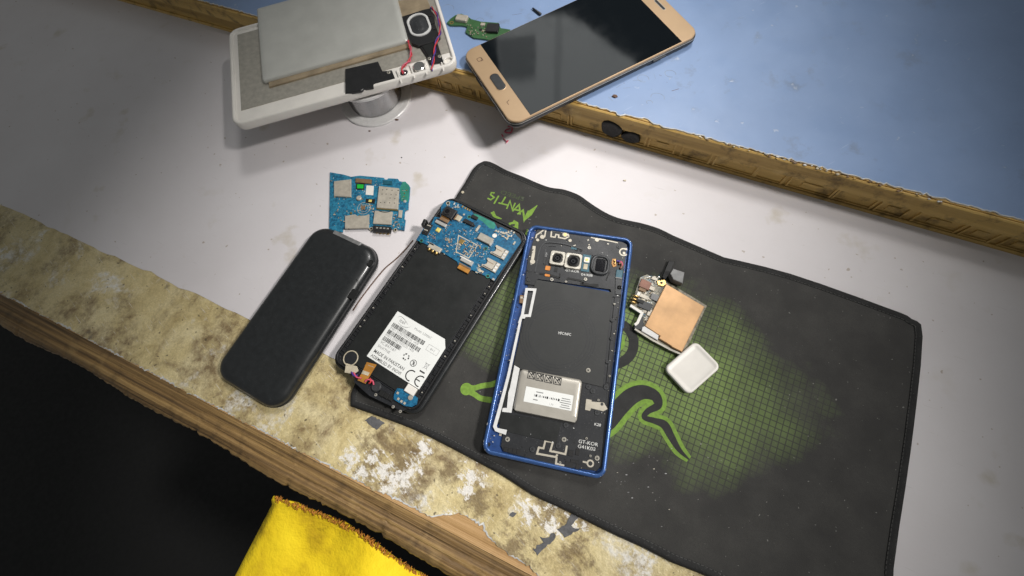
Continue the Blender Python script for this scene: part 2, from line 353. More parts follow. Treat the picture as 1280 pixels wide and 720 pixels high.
    def build(s, name, parent=None, bevel=0.0, smooth=False):
        me = bpy.data.meshes.new(name)
        me.from_pydata([(x * S, y * S, z * S) for x, y, z in s.v], [], s.f)
        for mt in s.mats: me.materials.append(M[mt])
        for p, k, q in zip(me.polygons, s.k, s.sm): p.material_index = k; p.use_smooth = q or smooth
        me.update()
        o = bpy.data.objects.new(name, me); C.objects.link(o)
        if parent: o.parent = parent
        if bevel:
            b_ = o.modifiers.new('edge', 'BEVEL'); b_.width = bevel * S; b_.segments = 2; b_.limit_method = 'ANGLE'; b_.angle_limit = math.radians(40)
        return o
def norm(v):
    l = math.hypot(*v); return (v[0] / l, v[1] / l) if l > 1e-9 else (0, 0)
def area(P): return sum(P[i - 1][0] * P[i][1] - P[i][0] * P[i - 1][1] for i in range(len(P))) / 2
def ccw(P): return list(P) if area(P) > 0 else list(P)[::-1]
def inset(P, d):
    n = len(P); out = []; P = list(P)
    for i in range(n):
        d0 = norm((P[i][0] - P[i - 1][0], P[i][1] - P[i - 1][1])); q = P[(i + 1) % n]; d1 = norm((q[0] - P[i][0], q[1] - P[i][1]))
        nx, ny = norm((-d0[1] - d1[1], d0[0] + d1[0])); c = max(.5, nx * -d1[1] + ny * d1[0])
        out.append((P[i][0] + nx * d / c, P[i][1] + ny * d / c))
    return out
def rect(x, y, w, h, rot=0.):
    c, s = math.cos(rot), math.sin(rot)
    return [(x + c * a - s * b, y + s * a + c * b) for a, b in ((-w / 2, -h / 2), (w / 2, -h / 2), (w / 2, h / 2), (-w / 2, h / 2))]
def rr(x, y, w, h, r, seg=7, rot=0.):
    P = []
    for cx, cy, a0 in ((w / 2 - r, h / 2 - r, 0), (-w / 2 + r, h / 2 - r, 90), (-w / 2 + r, -h / 2 + r, 180), (w / 2 - r, -h / 2 + r, 270)):
        for k in range(seg + 1):
            a = math.radians(a0 + 90 * k / seg); P.append((cx + r * math.cos(a), cy + r * math.sin(a)))
    c, s = math.cos(rot), math.sin(rot)
    return [(x + c * a - s * b, y + s * a + c * b) for a, b in P]
def circ(x, y, r, seg=24, ry=None): return [(x + r * math.cos(2 * math.pi * i / seg), y + (ry or r) * math.sin(2 * math.pi * i / seg)) for i in range(seg)]
def arc(x, y, r, a0, a1, n=14): return [(x + r * math.cos(math.radians(a0 + (a1 - a0) * i / n)), y + r * math.sin(math.radians(a0 + (a1 - a0) * i / n))) for i in range(n + 1)]
def cr(p, t):
    a, b, c, d = p; return tuple(.5 * (2 * b[i] + (c[i] - a[i]) * t + (2 * a[i] - 5 * b[i] + 4 * c[i] - d[i]) * t * t + (3 * b[i] - a[i] - 3 * c[i] + d[i]) * t ** 3) for i in range(len(b)))
def smooth_line3(pts, k):
    out = []; n = len(pts)
    for i in range(n - 1):
        q = (pts[max(i - 1, 0)], pts[i], pts[i + 1], pts[min(i + 2, n - 1)])
        out += [cr(q, j / k) for j in range(k)]
    return out + [pts[-1]]
def smooth_line(pts, wd, k):
    ws = wd if isinstance(wd, (list, tuple)) else [wd] * len(pts)
    o = smooth_line3([(p[0], p[1], w) for p, w in zip(pts, ws)], k)
    return [(a, b) for a, b, _ in o], [w for _, _, w in o]

def rri(x, y, w, h, r, d, seg=7, rot=0.): return rr(x, y, w - 2 * d, h - 2 * d, max(.3, r - d), seg, rot)
class Thing:
    """an Empty at the thing's base and its own frame: x right along the thing, y up along it, z up"""
    def __init__(s, name, label, cat, x, y, z, deg=0., group=None):
        s.o = bpy.data.objects.new(name, None); C.objects.link(s.o); s.o.empty_display_size = .01
        s.o.location = (x * S, y * S, z * S); s.o.rotation_euler = (0, 0, math.radians(deg))
        s.x, s.y, s.z, s.a = x, y, z, math.radians(deg); tag(s.o, label, cat, group)
    def L(s, px, py, zl):
        X, Y = at(px, py, s.z + zl); X -= s.x; Y -= s.y; c, n = math.cos(-s.a), math.sin(-s.a)
        return (c * X - n * Y, n * X + c * Y)
def tag(o, label, cat, group=None, kind=None):
    o['label'] = label; o['category'] = cat
    if group: o['group'] = group
    if kind: o['kind'] = kind
    return o
def structure(o): o['kind'] = 'structure'; return o
def crop(x0, y0, s): return lambda x, y: (x0 + x / s, y0 + y / s)
def one(shape_fn, name, parent, **kw):
    b = MB(); shape_fn(b); return b.build(name, parent, **kw)
_shared = {}
def chip(parent, x, y, z, w, h, t, mat, rot=0., name='chip', ends=None):
    """a soldered component; equal ones share mesh data"""
    key = (round(w, 1), round(h, 1), round(t, 1), mat, ends, name)
    if key not in _shared:
        b = MB(); ch = min(.12, w * .15, h * .15)
        if ends:
            b.box(0, 0, w * .62, h, 0, t, mat, ch=ch * .5)
            for sg in (-1, 1): b.box(sg * w * .4, 0, w * .2, h, 0, t + .02, ends)
        else: b.box(0, 0, w, h, 0, t, mat, ch=ch)
        o = b.build(name, parent); _shared[key] = o
    else:
        o = _shared[key].copy(); C.objects.link(o); o.parent = parent
    o.location = (x * S, y * S, z * S); o.rotation_euler = (0, 0, rot); return o
def screw(parent, x, y, z, r=1.3, mat='steel'):
    key = ('screw', r, mat)
    if key not in _shared:
        b = MB(); b.cyl(0, 0, r, 0, .5, mat, 16, .15); b.box(0, 0, r * 1.1, r * .28, .5, .52, 'deep_black'); b.box(0, 0, r * .28, r * 1.1, .5, .53, 'deep_black')
        o = b.build('screw', parent); _shared[key] = o
    else:
        o = _shared[key].copy(); C.objects.link(o); o.parent = parent
    o.location = (x * S, y * S, z * S); o.rotation_euler = (0, 0, random.random() * 3); return o
def wob(P, amp, step, seed=0):
    """an open line resampled with a ragged outline"""
    r = random.Random(seed); out = []
    for i in range(len(P) - 1):
        a, b = P[i], P[i + 1]; l = math.dist(a, b); n = max(1, int(l / step)); d = norm((b[0] - a[0], b[1] - a[1]))
        for k in range(n):
            t = k / n; q = r.gauss(0, amp) if (i or k) else 0
            out.append((a[0] + (b[0] - a[0]) * t - d[1] * q, a[1] + (b[1] - a[1]) * t + d[0] * q))
    return out + [P[-1]]
def along(u, v, o=(0., 0.)):
    """bench frame: u along the bench to the right, v away from its front edge"""
    c, s = math.cos(BA), math.sin(BA); return (o[0] + c * u - s * v, o[1] + s * u + c * v)
# ================================================================== THE SETTING
def ray(px, py):
    d = Vector(((px - W0 / 2) / F, (py - H0 / 2) / F, 1.0)); return Vector((ax.dot(d), ay.dot(d), nz.dot(d)))
def on_face(px, py, v):
    """point on the upright plane at bench depth v -> (u, z)"""
    w = ray(px, py); nx, ny = -math.sin(BA), math.cos(BA)
    t = v / (nx * w.x + ny * w.y); X, Y, Z = w.x * t, w.y * t, CAMZ + w.z * t
    return (math.cos(BA) * X + math.sin(BA) * Y, Z)
def quad(u0, u1, v0, v1): return [along(u0, v0), along(u1, v0), along(u1, v1), along(u0, v1)]
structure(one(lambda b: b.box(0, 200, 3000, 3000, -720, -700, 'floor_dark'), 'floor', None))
bench = bpy.data.objects.new('workbench', None); C.objects.link(bench); structure(bench)
bench['label'] = 'old wooden workbench with worn cream paint and a bare plank along its edge'
one(lambda b: b.prism(quad(-900, 900, -73.6, 900), -26, -1.2, 'bare_wood', base=True), 'board', bench)
def f(b):                                                         # edge plank, slightly rounded, ragged along the outside
    r = random.Random(3); us = [-900 + 2 * i for i in range(901)]
    low = [-95 + r.gauss(0, .35) + (r.random() < .05) * r.uniform(.6, 1.8) + 1.1 * math.sin(u * .05) + .8 * math.sin(u * .017 + 1) for u in us]
    prof = [(0, -24), (0, -7), (1.2, -4.6), (4.2, -3.6), (4.9, -2.7), (8.6, -2.3), (9.2, -3.0), (10.0, -2.2), (13.6, -1.7), (14.2, -2.3), (15, -1.6), (20.9, -1.5)]
    vs, fs = [], []; k = len(prof)
    for u, l in zip(us, low):
        for dv, z in prof:
            v = l * (1 - dv / 21) + -95 * dv / 21 + dv if dv < 20 else -73.9
            vs.append((*along(u, v), z + .12 * math.sin(u * .09 + dv)))
    for i in range(len(us) - 1):
        for j in range(k - 1): fs.append((i * k + j, (i + 1) * k + j, (i + 1) * k + j + 1, i * k + j + 1))
    b.add(vs, fs, 'edge_wood', True)
one(f, 'edge_plank', bench)
def f(b):
    e = [at(438, 597, -.5), at(470, 613, -.5), at(500, 627, -.5), at(541, 648, -.5), at(551, 644.5, -.5), at(574, 641, -.5), at(602, 657, -.5), at(609, 668, -.5), at(618, 679, -.5), at(636, 693, -.5), at(661, 708, -.5), at(682, 727, -.5)]
    P = wob([along(-900, -73)] + [along(-220, -73)] + e + [along(120, -72.5), along(900, -73)], .42, 1.3, 5) + [along(900, 900), along(-900, 900)]
    P = ccw(P); r = random.Random(17); I = inset(P, 1.0); w_i = [max(.08, .55 + .75 * math.sin(i * .23) * math.sin(i * .071 + 1) + r.gauss(0, .25)) for i in range(len(P))]
    I2 = [(p[0] + (q[0] - p[0]) * k, p[1] + (q[1] - p[1]) * k) for p, q, k in zip(P, I, w_i)]
    b.loft([(P, -1.2), (P, -.75)], 'white_foam', cap=False, base=False)
    b.loft([(P, -.75), (I2, -.4)], 'white_print', cap=False, base=False)
    b.flat(I2, -.4, 'cream_paint')
one(f, 'cream_paint_layer', bench)
# remnants of grey tape stuck on the paint
c6 = crop(436, 520, 3.122)
def scrap(pts, label, name='tape_scrap', mat='tape_grey', cat='tape', z=-.36, t=.25, sd=1, group='torn tape remnants on the bench'):
    P = wob([at(*p, z) for p in pts] + [at(*pts[0], z)], .35, 1.4, sd)[:-1]
    b = MB(); b.prism(P, z - .03, z + t, mat); return tag(b.build(name), label, cat, group)
scrap([c6(*p) for p in ((868, 382), (900, 395), (870, 425), (885, 440), (912, 438), (860, 465), (845, 470), (815, 445), (850, 420))], 'torn grey tape remnant on the cream bench touching the mat edge')
scrap([c6(*p) for p in ((800, 455), (806, 478), (735, 545), (718, 515), (760, 492), (745, 470), (770, 476))], 'torn grey tape remnant on the cream bench farther from the mat, nearer the plank', sd=2)
scrap([c6(*p) for p in ((90, 0), (140, 25), (110, 52), (86, 40), (60, 15))], 'dark tape remnant poking from under the mat corner below the black opened phone', sd=3)
scrap([c6(*p) for p in ((640, 374), (655, 380), (640, 396), (626, 388))], 'small dark grey fleck alone on the cream paint between mat and plank', 'tape_fleck', sd=4)
# white sheet
def f(b):
    P = wob([along(-900, -10), along(900, -10)], .5, 8, 9) + [along(900, 330), along(-900, 330)]
    b.prism(P, -.39, 0, 'white_sheet')
tag(one(f, 'paper_sheet', None), 'white stained sheet covering the bench under the phones', 'paper sheet')
# yellow cloth below the bench edge
def f(b):
    r = random.Random(4); n = 42; P = []
    us = [-158 + 6 * i for i in range(n)]; vs, fs = [], []; rows = 7
    for u in us:
        top = -105.5 + 3.0 * math.sin(u * .045) + r.gauss(0, .7) + max(0, u + 110) * .02
        for k in range(rows):
            v = top - k * (3 if k < 3 else 14) + (r.gauss(0, .5) if k else 0)
            vs.append((*along(u, v), -17 - .35 * k * k + 2.2 * math.sin(u * .03 + k) + (k > 1) * 2.6 * math.sin(u * .085 + .5 * k) + (1.2 if k == 1 else 0)))
    for i in range(n - 1):
        for k in range(rows - 1):
            fs.append((i * rows + k + 1, (i + 1) * rows + k + 1, (i + 1) * rows + k, i * rows + k))
    b.add(vs, fs, 'yellow_cloth', True)
cloth = one(f, 'yellow_cloth', None); tag(cloth, 'bright yellow cloth with orange frayed edge hanging below the bench plank', 'cloth')
md = cloth.modifiers.new('thickness', 'SOLIDIFY'); md.thickness = 1.5 * S; md.offset = -1
def f(b):
    r = random.Random(8)
    for i in range(400):
        u = -156 + i * .62; top = -105.5 + 3.0 * math.sin(u * .045) + max(0, u + 110) * .02
        p = along(u, top - r.random() * 3.2); q = along(u + r.gauss(0, 1.4), top + r.random() * 2.0 - .3)
        z = -16.4 + 2.2 * math.sin(u * .03)
        b.tube([(*p, z), ((p[0] + q[0]) / 2 + r.gauss(0, .3), (p[1] + q[1]) / 2, z + .9), (*q, z + r.gauss(0, .5))], .22 + r.random() * .2, 'fringe', 4)
one(f, 'frayed_edge', cloth)

# ================================================================== BLUE-TOPPED WOODEN PLATFORM
FV, PH = 234.5, 29.0
ux0, uy0 = along(0, FV)
plat = Thing('wooden_platform', 'raised wooden platform with blue laminate top and carved worn front', 'platform', ux0, uy0, 0.02, -23.4)
def f(b):
    b.box(0, 352, 1800, 700, 0, PH - .9, 'crate_wood')                       # core, its front 2 mm back
    b.box(0, .9, 1800, 2.2, 15.4, PH - 1, 'crate_wood', ch=.8)               # upper band
    b.box(0, 1.1, 1800, 1.8, 0, 2.6, 'crate_wood', ch=.4)
    r = random.Random(11); u = -380
    while u < 420:
        w = r.uniform(16, 30); z0 = 3.6; z1 = 14
        for z, h_ in ((z0, 1.1), (z1, 1.1)): b.prism([(u + .8, 1.2), (u + w - .8, 1.2), (u + w - .8, 2.1), (u + .8, 2.1)], z - h_ / 2, z + h_ / 2, 'crate_wood')
        for x in (u, u + w): b.box(x, 1.6, 1.4, 1.6, z0 - .6, z1 + .6, 'crate_wood')
        if r.random() < .6: b.box(u + w / 2, 1.7, w * .45, .8, 6, 11.5, 'crate_wood', ch=.3)
        u += w + r.uniform(1.5, 7)
one(f, 'body', plat.o)
def f(b):
    cc = crop(570, 60, 4.638); pts = []
    for x, y in ((560, 255), (740, 318), (800, 335), (868, 358), (910, 366), (950, 392), (1000, 388), (1040, 402), (1095, 400), (1130, 430), (1165, 438), (1220, 462), (1262, 468)):
        pts.append(plat.L(*cc(x, y), PH)[0:2])
    pts = [(x, max(.6, min(8, y))) for x, y in pts]
    P = wob([(-900, 2.2), (-260, 2.2)] + pts + [(190, 3), (900, 3)], .45, 1.8, 12) + [(900, 700), (-900, 700)]
    P = ccw(P); I = inset(P, .5)
    b.loft([(P, PH - .92), (P, PH - .25)], 'white_print', cap=False, base=False); b.loft([(P, PH - .25), (I, PH)], 'white_print', cap=False, base=False); b.flat(I, PH, 'blue_laminate')
    r = random.Random(23)
    for px, py, rad in ((804, 98, 4.2), (822, 122, 5.0), (560, 10, 5), (600, 25, 3), (812, 128, 2.2), (838, 92, 4)):     # dried drops of flux
        x, y = plat.L(px, py, PH); n = 22
        b.stroke([(x + rad * math.cos(6.283 * k / n) * (1 + .1 * r.random()), y + .8 * rad * math.sin(6.283 * k / n) * (1 + .1 * r.random())) for k in range(int(n * r.uniform(.55, .95)))], .4, PH + .02, 'scuff')
    for k in range(60):
        px, py = r.uniform(560, 842), r.uniform(0, 150); x, y = plat.L(px, py, PH)
        if y < 9: continue
        a = r.uniform(0, 3.1); l = r.uniform(1, 9) if k % 3 == 0 else r.uniform(.3, 1)
        b.stroke([(x, y), (x + l * math.cos(a), y + l * math.sin(a))], r.uniform(.12, .4), PH + .021 + .0004 * k, r.choice(['scuff', 'scuff', 'brown', 'pale_ink']))
one(f, 'laminate_top', plat.o)
def f(b):                                                        # dirt packed along the broken laminate edge
    r = random.Random(2)
    for i in range(90):
        u = r.uniform(20, 180); y = r.uniform(.2, 2.4); q = r.uniform(.4, 1.3)
        b.prism([(u + q * a * r.uniform(.6, 1.2), y + q * .6 * c * r.uniform(.6, 1.2)) for a, c in ((1, 0), (.5, .9), (-.5, .9), (-1, 0), (-.5, -.9), (.5, -.9))], PH - 1, PH - .8 + r.random() * .7, r.choice(['beige_pad', 'crate_wood', 'brown_chip', 'white_foam']))
g = one(f, 'edge_grit', plat.o); g['kind'] = 'stuff'
def lump(pxs, pys, w, h, sd):
    u, z = on_face(pxs, pys, FV); b = MB(); r = random.Random(sd); n = 16; L = []
    for k, (sc, dy) in enumerate(((1.0, 1.4), (1.03, -.3), (.92, -1.1), (.7, -1.3), (.5, -.7), (.25, -.9))):
        L.append([(u + w / 2 * sc * math.cos(a) * (1 + .1 * math.sin(3 * a + sd)), dy + r.gauss(0, .2), z + h / 2 * sc * math.sin(a) * (1 + .12 * math.cos(2 * a + sd))) for a in [2 * math.pi * i / n for i in range(n)]])
    vs = [p for l in L for p in l]; fs = []
    for k in range(len(L) - 1):
        for i in range(n): fs.append((k * n + i, k * n + (i + 1) % n, (k + 1) * n + (i + 1) % n, (k + 1) * n + i))
    fs.append([(len(L) - 1) * n + i for i in range(n)])
    b.add(vs, fs, 'tar', True); b.build('burnt_socket', plat.o)
lump(764, 161, 17, 17, 1); lump(789, 171.5, 15, 11, 4)
# small bits on the blue top
t_ = at(768, 121, PH); scr = MB(); scr.prism([(t_[0] + x, t_[1] + y) for x, y in ((-2, 0), (-.5, 1.8), (1.6, 1.2), (2.4, -.6), (.3, -1.5))], PH, PH + 1, 'brown', .3)
tag(scr.build('dirt_crumb'), 'dark brown crumb on the blue top below the gold phone', 'crumb')
a_, b_ = at(666, 12, PH), at(676, 19.5, PH); q = MB(); q.tube([(*a_, PH + 1.2), (*b_, PH + 1.2)], [.7, 1.1], 'dark_grey', 10)
tag(q.build('metal_pin'), 'thin dark metal pin on the blue top above the gold phone', 'pin')

# ================================================================== MOUSE MAT
MZ = 2.5
ca = crop(560, 195, 4.476)
top = [ca(*p) for p in ((200, 28), (228, 30), (265, 45), (330, 80), (420, 115), (500, 150), (570, 175), (640, 185), (690, 200), (740, 222), (800, 265), (880, 315), (950, 345), (1020, 362), (1090, 377), (1180, 405), (1262, 445))]
bot = [c6(*p) for p in ((1265, 572), (1150, 512), (1060, 472), (950, 418), (830, 358), (720, 308), (600, 230), (400, 122), (250, 48), (120, 0))]
lef = [(438, 507), (447, 470), (520, 330), (568, 249), (580, 230), (590, 213), (597, 205)]
outline = smooth_line3([at(*p, MZ) for p in top], 3)
outline += smooth_line3([(128, 122), (170, 108), (225, 82), (238, 74), (241, 62), (214, -4), (186, -66), (178, -92), (168, -100), (150, -98), (110, -82), (84, -71)], 3) + smooth_line3([at(*p, MZ) for p in bot], 2)[:-1]
outline += smooth_line3([at(*p, MZ) for p in lef], 3)
outline = ccw(outline)
mat_o = bpy.data.objects.new('mouse_mat', None); C.objects.link(mat_o); tag(mat_o, 'black cloth mouse mat with green grid, serpent emblem and stitched hem', 'mouse mat')
def f(b):
    O = inset(outline, 2.0)
    b.loft([(O, .05), (O, MZ)], 'mat_cloth', cap=False)
    V, _, Fc, _, _, _ = delaunay_2d_cdt([Vector(p) for p in O], [], [list(range(len(O)))], 1, 1e-4)
    b.add([(p.x, p.y, MZ) for p in V], [list(q) if area([V[i] for i in q]) > 0 else list(q)[::-1] for q in Fc], 'mat_cloth')
one(f, 'cloth_surface', mat_o)
def f(b):
    P = outline; prof = [(0.2, .1), (-.4, 1.4), (.2, 2.7), (1.6, 3.15), (3.4, 3.0), (4.6, 2.52)]
    b.loft([(inset(P, d), z) for d, z in prof], 'hem', smooth=True, cap=False, base=False)
    Q = inset(P, 4.1); L = 0.
    for i in range(len(Q)):
        a, c = Q[i - 1], Q[i]; l = math.dist(a, c); n = max(1, round(l / 2.4)); d = norm((c[0] - a[0], c[1] - a[1]))
        for k in range(n):
            t = (k + .5) / n; x, y = a[0] + (c[0] - a[0]) * t, a[1] + (c[1] - a[1]) * t
            b.prism([(x + d[0] * s_ * .8 - d[1] * w, y + d[1] * s_ * .8 + d[0] * w) for s_, w in ((-1, -.22), (1, -.22), (1, .22), (-1, .22))], 2.6, 2.98, 'thread')
one(f, 'hem', mat_o)
c5 = crop(600, 420, 3.6); cL = crop(560, 340, 2.57)
def ribbon(b, pts, wd, z, mat, k=6): b.stroke([at(*p, z) for p in pts], wd, z, mat, sm=k)
def f(b):
    R = [c5(*p) for p in ((520, 420), (575, 385), (625, 325), (680, 272), (735, 252), (788, 270), (800, 312), (756, 338), (740, 366), (786, 382), (830, 400), (858, 448), (895, 510), (940, 555))]
    ribbon(b, R, [17, 17, 17, 16.5, 15, 12.5, 10, 8.2, 7.8, 8.6, 10, 9.5, 8, 4.5], MZ + .04, 'mat_print')
    ribbon(b, R, [10.5, 10.5, 10.5, 10.3, 9, 7, 5, 3.6, 3.2, 3.8, 5.2, 4.6, 3, .8], MZ + .16, 'mat_black_print')
one(f, 'serpent_print', mat_o)
def f(b):
    A = [(752, 398), (768, 402), (782, 408), (791, 421), (791, 437), (783, 449), (768, 456), (752, 458)]
    ribbon(b, A, [6.5] * 8, MZ + .09, 'mat_black_print')
    ribbon(b, [(764, 415), (774, 420), (776, 431), (766, 441)], [4, 5, 5, 4], MZ + .07, 'mat_print')
one(f, 'serpent_print', mat_o)
def f(b):
    for pts in (((60, 371), (84, 373), (108, 366), (150, 358), (200, 330)), ((60, 379), (84, 392), (104, 405), (135, 411), (200, 420))):
        ribbon(b, [cL(*p) for p in pts], [4.6, 3.6, 3.6, 3.8, 4], MZ + .06 + .02 * (pts[0][1] > 375), 'mat_print')
    k_ = at(*cL(59, 376), MZ); b.flat(circ(*k_, 4.1, 20), MZ + .1, 'mat_print')
one(f, 'serpent_print', mat_o)
def f(b):
    # jagged lettering, upside down to the viewer
    def L(w, *pl):
        for p in pl: b.stroke([at(*ca(*q), MZ) for q in p], w, MZ + .05 + .004 * random.random(), 'mat_print')
    L(1.25, [(262, 207), (243, 205), (238, 216), (258, 232), (240, 245), (221, 236)])                      # S
    L(1.3, [(257, 268), (284, 222)])                                                                       # I
    L(1.25, [(298, 268), (322, 228)], [(282, 262), (338, 276)])                                            # T
    L(1.3, [(328, 296), (347, 252), (360, 300), (376, 262)])                                               # N
    L(1.3, [(360, 310), (398, 272), (404, 328)], [(374, 300), (402, 305)])                                 # A
    b.stroke([at(*ca(*q), MZ) for q in ((388, 326), (420, 303), (427, 356), (452, 306))], [1.2, 1.4, 2.6, 1.6], MZ + .055, 'mat_print')   # M
    b.stroke([at(*ca(*q), MZ) for q in ((424, 362), (455, 322), (500, 276))], [1.0, 4.6, .5], MZ + .06, 'mat_print')
    b.stroke([at(*ca(*q), MZ) for q in ((248, 312), (262, 340), (300, 352))], [3.0, 2.4, .8], MZ + .055, 'mat_print')      # letters of the line below
    b.stroke([at(*ca(*q), MZ) for q in ((236, 356), (262, 342), (285, 388))], [2.4, 2.2, 3.0], MZ + .06, 'mat_print')
    b.stroke([at(*ca(*q), MZ) for q in ((366, 362), (384, 376), (380, 424))], [1.6, 2.6, 3.4], MZ + .055, 'mat_print')
    b.stroke([at(*ca(*q), MZ) for q in ((380, 372), (346, 378), (344, 394), (382, 402))], [2.2, 1.6, 1.6, 2.0], MZ + .06, 'mat_print')
    b.stroke([at(*ca(*q), MZ) for q in ((408, 455), (440, 436), (444, 410))], [1.5, 2.0, .8], MZ + .055, 'mat_print')
    x, y = at(*ca(432, 232), MZ + .05); x2, y2 = at(*ca(275, 182), MZ + .05); a = math.atan2(y2 - y, x2 - x)
    b.text('SPEED', x, y, 5.2, MZ + .05, 'mat_dim_print', a, wide=1.45)
one(f, 'printed_lettering', mat_o)
b = MB(); p = at(578.5, 240.5, MZ); b.prism([(p[0] + x, p[1] + y) for x, y in ((-1.4, -.4), (-.2, -1.5), (1.3, -.6), (.9, .9), (-.8, 1.1))], MZ, MZ + .8, 'beige_pad', .25)
tag(b.build('glue_crumb'), 'tiny tan crumb on the mat corner by the opened black phone', 'crumb')
def f(b):
    r = random.Random(21)
    for i in range(46):
        px, py = r.uniform(700, 842), r.uniform(560, 690)
        if py > 600 + (px - 700) * .62: continue
        x, y = at(px, py, MZ); a = r.random() * 6.3; l = r.uniform(.25, .8)
        b.prism([(x + l * math.cos(a + q), y + l * .45 * math.sin(a + q)) for q in (0, 1.6, 3.1, 4.7)], MZ, MZ + .2, r.choice(['grey_plastic', 'grey_print', 'grey_plastic', 'trace']))
o = one(f, 'lint', None); o['kind'] = 'stuff'; tag(o, 'pale lint specks scattered on the black mat below the blue phone', 'lint')
# scraps on the white sheet
b = MB(); cc = crop(570, 60, 4.638)
for pl, r in (([(300, 455), (325, 460), (318, 490), (285, 490), (290, 475), (312, 470)], .55), ([(265, 500), (272, 515)], .5), ([(275, 525), (292, 542), (304, 536), (290, 552)], .4)):
    b.tube([(*at(*cc(*q), .6), .6 + .4 * (i % 2)) for i, q in enumerate(pl)], r, 'pink', 6, sm=3)
tag(b.build('wire_scrap'), 'small red snippet of wire insulation on the white sheet under the gold phone corner', 'wire scrap')
for i, (px, py, s_, mat, lb) in enumerate(((496, 150, 1.5, 'brown', 'brown crumb on the white sheet right of the solder spool'), (781, 226, 1.3, 'beige_pad', 'tan crumb on the white sheet above the mat edge near the platform shadow'), (462, 164, 1.0, 'brown', 'thin brown sliver on the white sheet below the solder spool'), (502, 197, .7, 'dark_grey', 'minute dark speck on the white sheet above the teal board'))):
    x, y = at(px, py, 0); b = MB(); r = random.Random(i)
    b.prism([(x + s_ * math.cos(k) * r.uniform(.7, 1.3), y + s_ * .6 * math.sin(k) * r.uniform(.7, 1.3)) for k in (0, 1, 2, 3, 4, 5.2)], 0, .5 + .2 * s_, mat, .2)
    tag(b.build('crumb'), lb, 'crumb', 'crumbs on the white sheet')
p = [(516, 300), (505, 313), (494, 324), (482, 334), (474, 343), (462, 358), (450, 374), (441, 388)]
b = MB(); b.tube([(*at(*q, 1), .5) for q in p], .42, 'brown', 8, sm=4)
tag(b.build('brown_wire'), 'thin brown wire on the sheet between the two black phones', 'wire')
# ================================================================== SOLDER SPOOL
sp = Thing('solder_spool', 'white plastic solder spool with silver wire under the white tablet', 'spool', -147, 291, 0.05)
one(lambda b: b.ring(circ(0, 0, 32.5, 64), circ(0, 0, 9, 64), 0, 2.0, 'clear_white', .7).ring(circ(0, 0, 27.5, 64), circ(0, 0, 26.9, 64), 1.9, 2.2, 'clear_white'), 'lower_flange', sp.o, smooth=False)
one(lambda b: b.ring(circ(0, 0, 29, 64), circ(0, 0, 9, 64), 25.4, 27.6, 'clear_white', .6), 'upper_flange', sp.o)
def f(b):
    pr = []; z = 2.45
    while z < 25.2: pr += [(circ(0, 0, 23.4, 56), z), (circ(0, 0, 23.8, 56), z + .35), (circ(0, 0, 23.4, 56), z + .7)]; z += .76
    b.loft(pr, 'solder', smooth=True, cap=False, base=False)
one(f, 'solder_wire', sp.o)

# ================================================================== WHITE TABLET (opened)
TZ = PH + .3
cx0, cy0 = at(572.5, 86, TZ + 3)
tb = Thing('opened_tablet', 'white tablet opened to show its silver battery and black speaker', 'tablet', cx0, cy0, TZ, 15.5)
ct = crop(436, 0, 4.5)
TW, TH, TT = 186, 112, 9.0
cxT, cyT = -TW / 2 + .8, TH / 2 - .8
def f(b):
    A = rr(cxT, cyT, TW, TH, 9); B = rr(cxT, cyT, TW - 5, TH - 5, 7)
    b.loft([(inset(A, 2.2), 0), (inset(A, .5), 1.6), (A, 3.6), (A, TT - 1.2), (inset(A, .5), TT - .3), (inset(A, 1.3), TT), (inset(A, 2.4), TT), (inset(A, 3), TT - .6), (inset(A, 3.2), TT - 1.8)], 'white_plastic', smooth=True, cap=True)
one(f, 'white_frame', tb.o)
ZP = TT - 1.75
T = lambda x, y, z=TT - 1: tb.L(*ct(x, y), z)
def f(b):
    p1, p2, p3 = T(595, 300), T(215, 372), T(10, 380)
    yb = (p1[1] + p2[1]) / 2; xr = p1[0]
    b.prism([(-TW + 8, yb), (xr, yb), (xr + .4, TH - 8), (-TW + 8, TH - 8)], ZP, ZP + .5, 'steel', .15)
one(f, 'metal_plate', tb.o)
def f(b):
    p = T(333, 228, TT + 2.4); P = rr(p[0] - 62, p[1] + 45, 124, 90, 2.2)
    D = lambda d: rri(p[0] - 62, p[1] + 45, 124, 90, 2.2, d)
    b.loft([(P, ZP + .4), (D(-.2), ZP + 2.2), (D(.3), TT + 2.2), (D(1.6), TT + 2.8), (D(5), TT + 2.9)], 'pouch', smooth=True)
    q = [(p[0] - 120, p[1] - 5.4), (p[0] - .6, p[1] - 4.6), (p[0], p[1] + 2), (p[0] - 120, p[1] + 2)]
    b.prism(q, ZP + .5, ZP + 2.0, 'amber_tape', .3)
one(f, 'battery', tb.o)
def f(b):
    P = [T(*q, TT) for q in ((215, 20), (425, -40), (462, 42), (300, 88))]; b.prism(P, ZP + .5, ZP + 1.1, 'amber_tape', .2)
one(f, 'foil_tape', tb.o)
def f(b):
    P = [T(*q, TT + 1.5) for q in ((288, 92), (420, 50), (458, 42), (478, 95), (484, 130), (512, 205), (492, 226), (388, 256), (352, 242), (318, 170))]
    b.prism(P, ZP + .5, TT + 1.2, 'black_plastic', .6)
    P = [T(*q, TT) for q in ((390, 250), (490, 215), (532, 345), (452, 358), (440, 326))]; b.prism(P, ZP + .5, TT - .2, 'black_plastic', .4)
    P = [T(*q, TT) for q in ((405, 255), (480, 230), (500, 300), (448, 322))]; b.prism(P, ZP + .6, TT + .3, 'matte_black', .5)
    for q in ((455, 88), (468, 130), (480, 160)):
        x, y = T(*q, TT + 1.4); b.box(x, y, 3.2, 2.2, TT + 1, TT + 2, 'deep_black', .1, .3)
sk = one(f, 'speaker', tb.o)
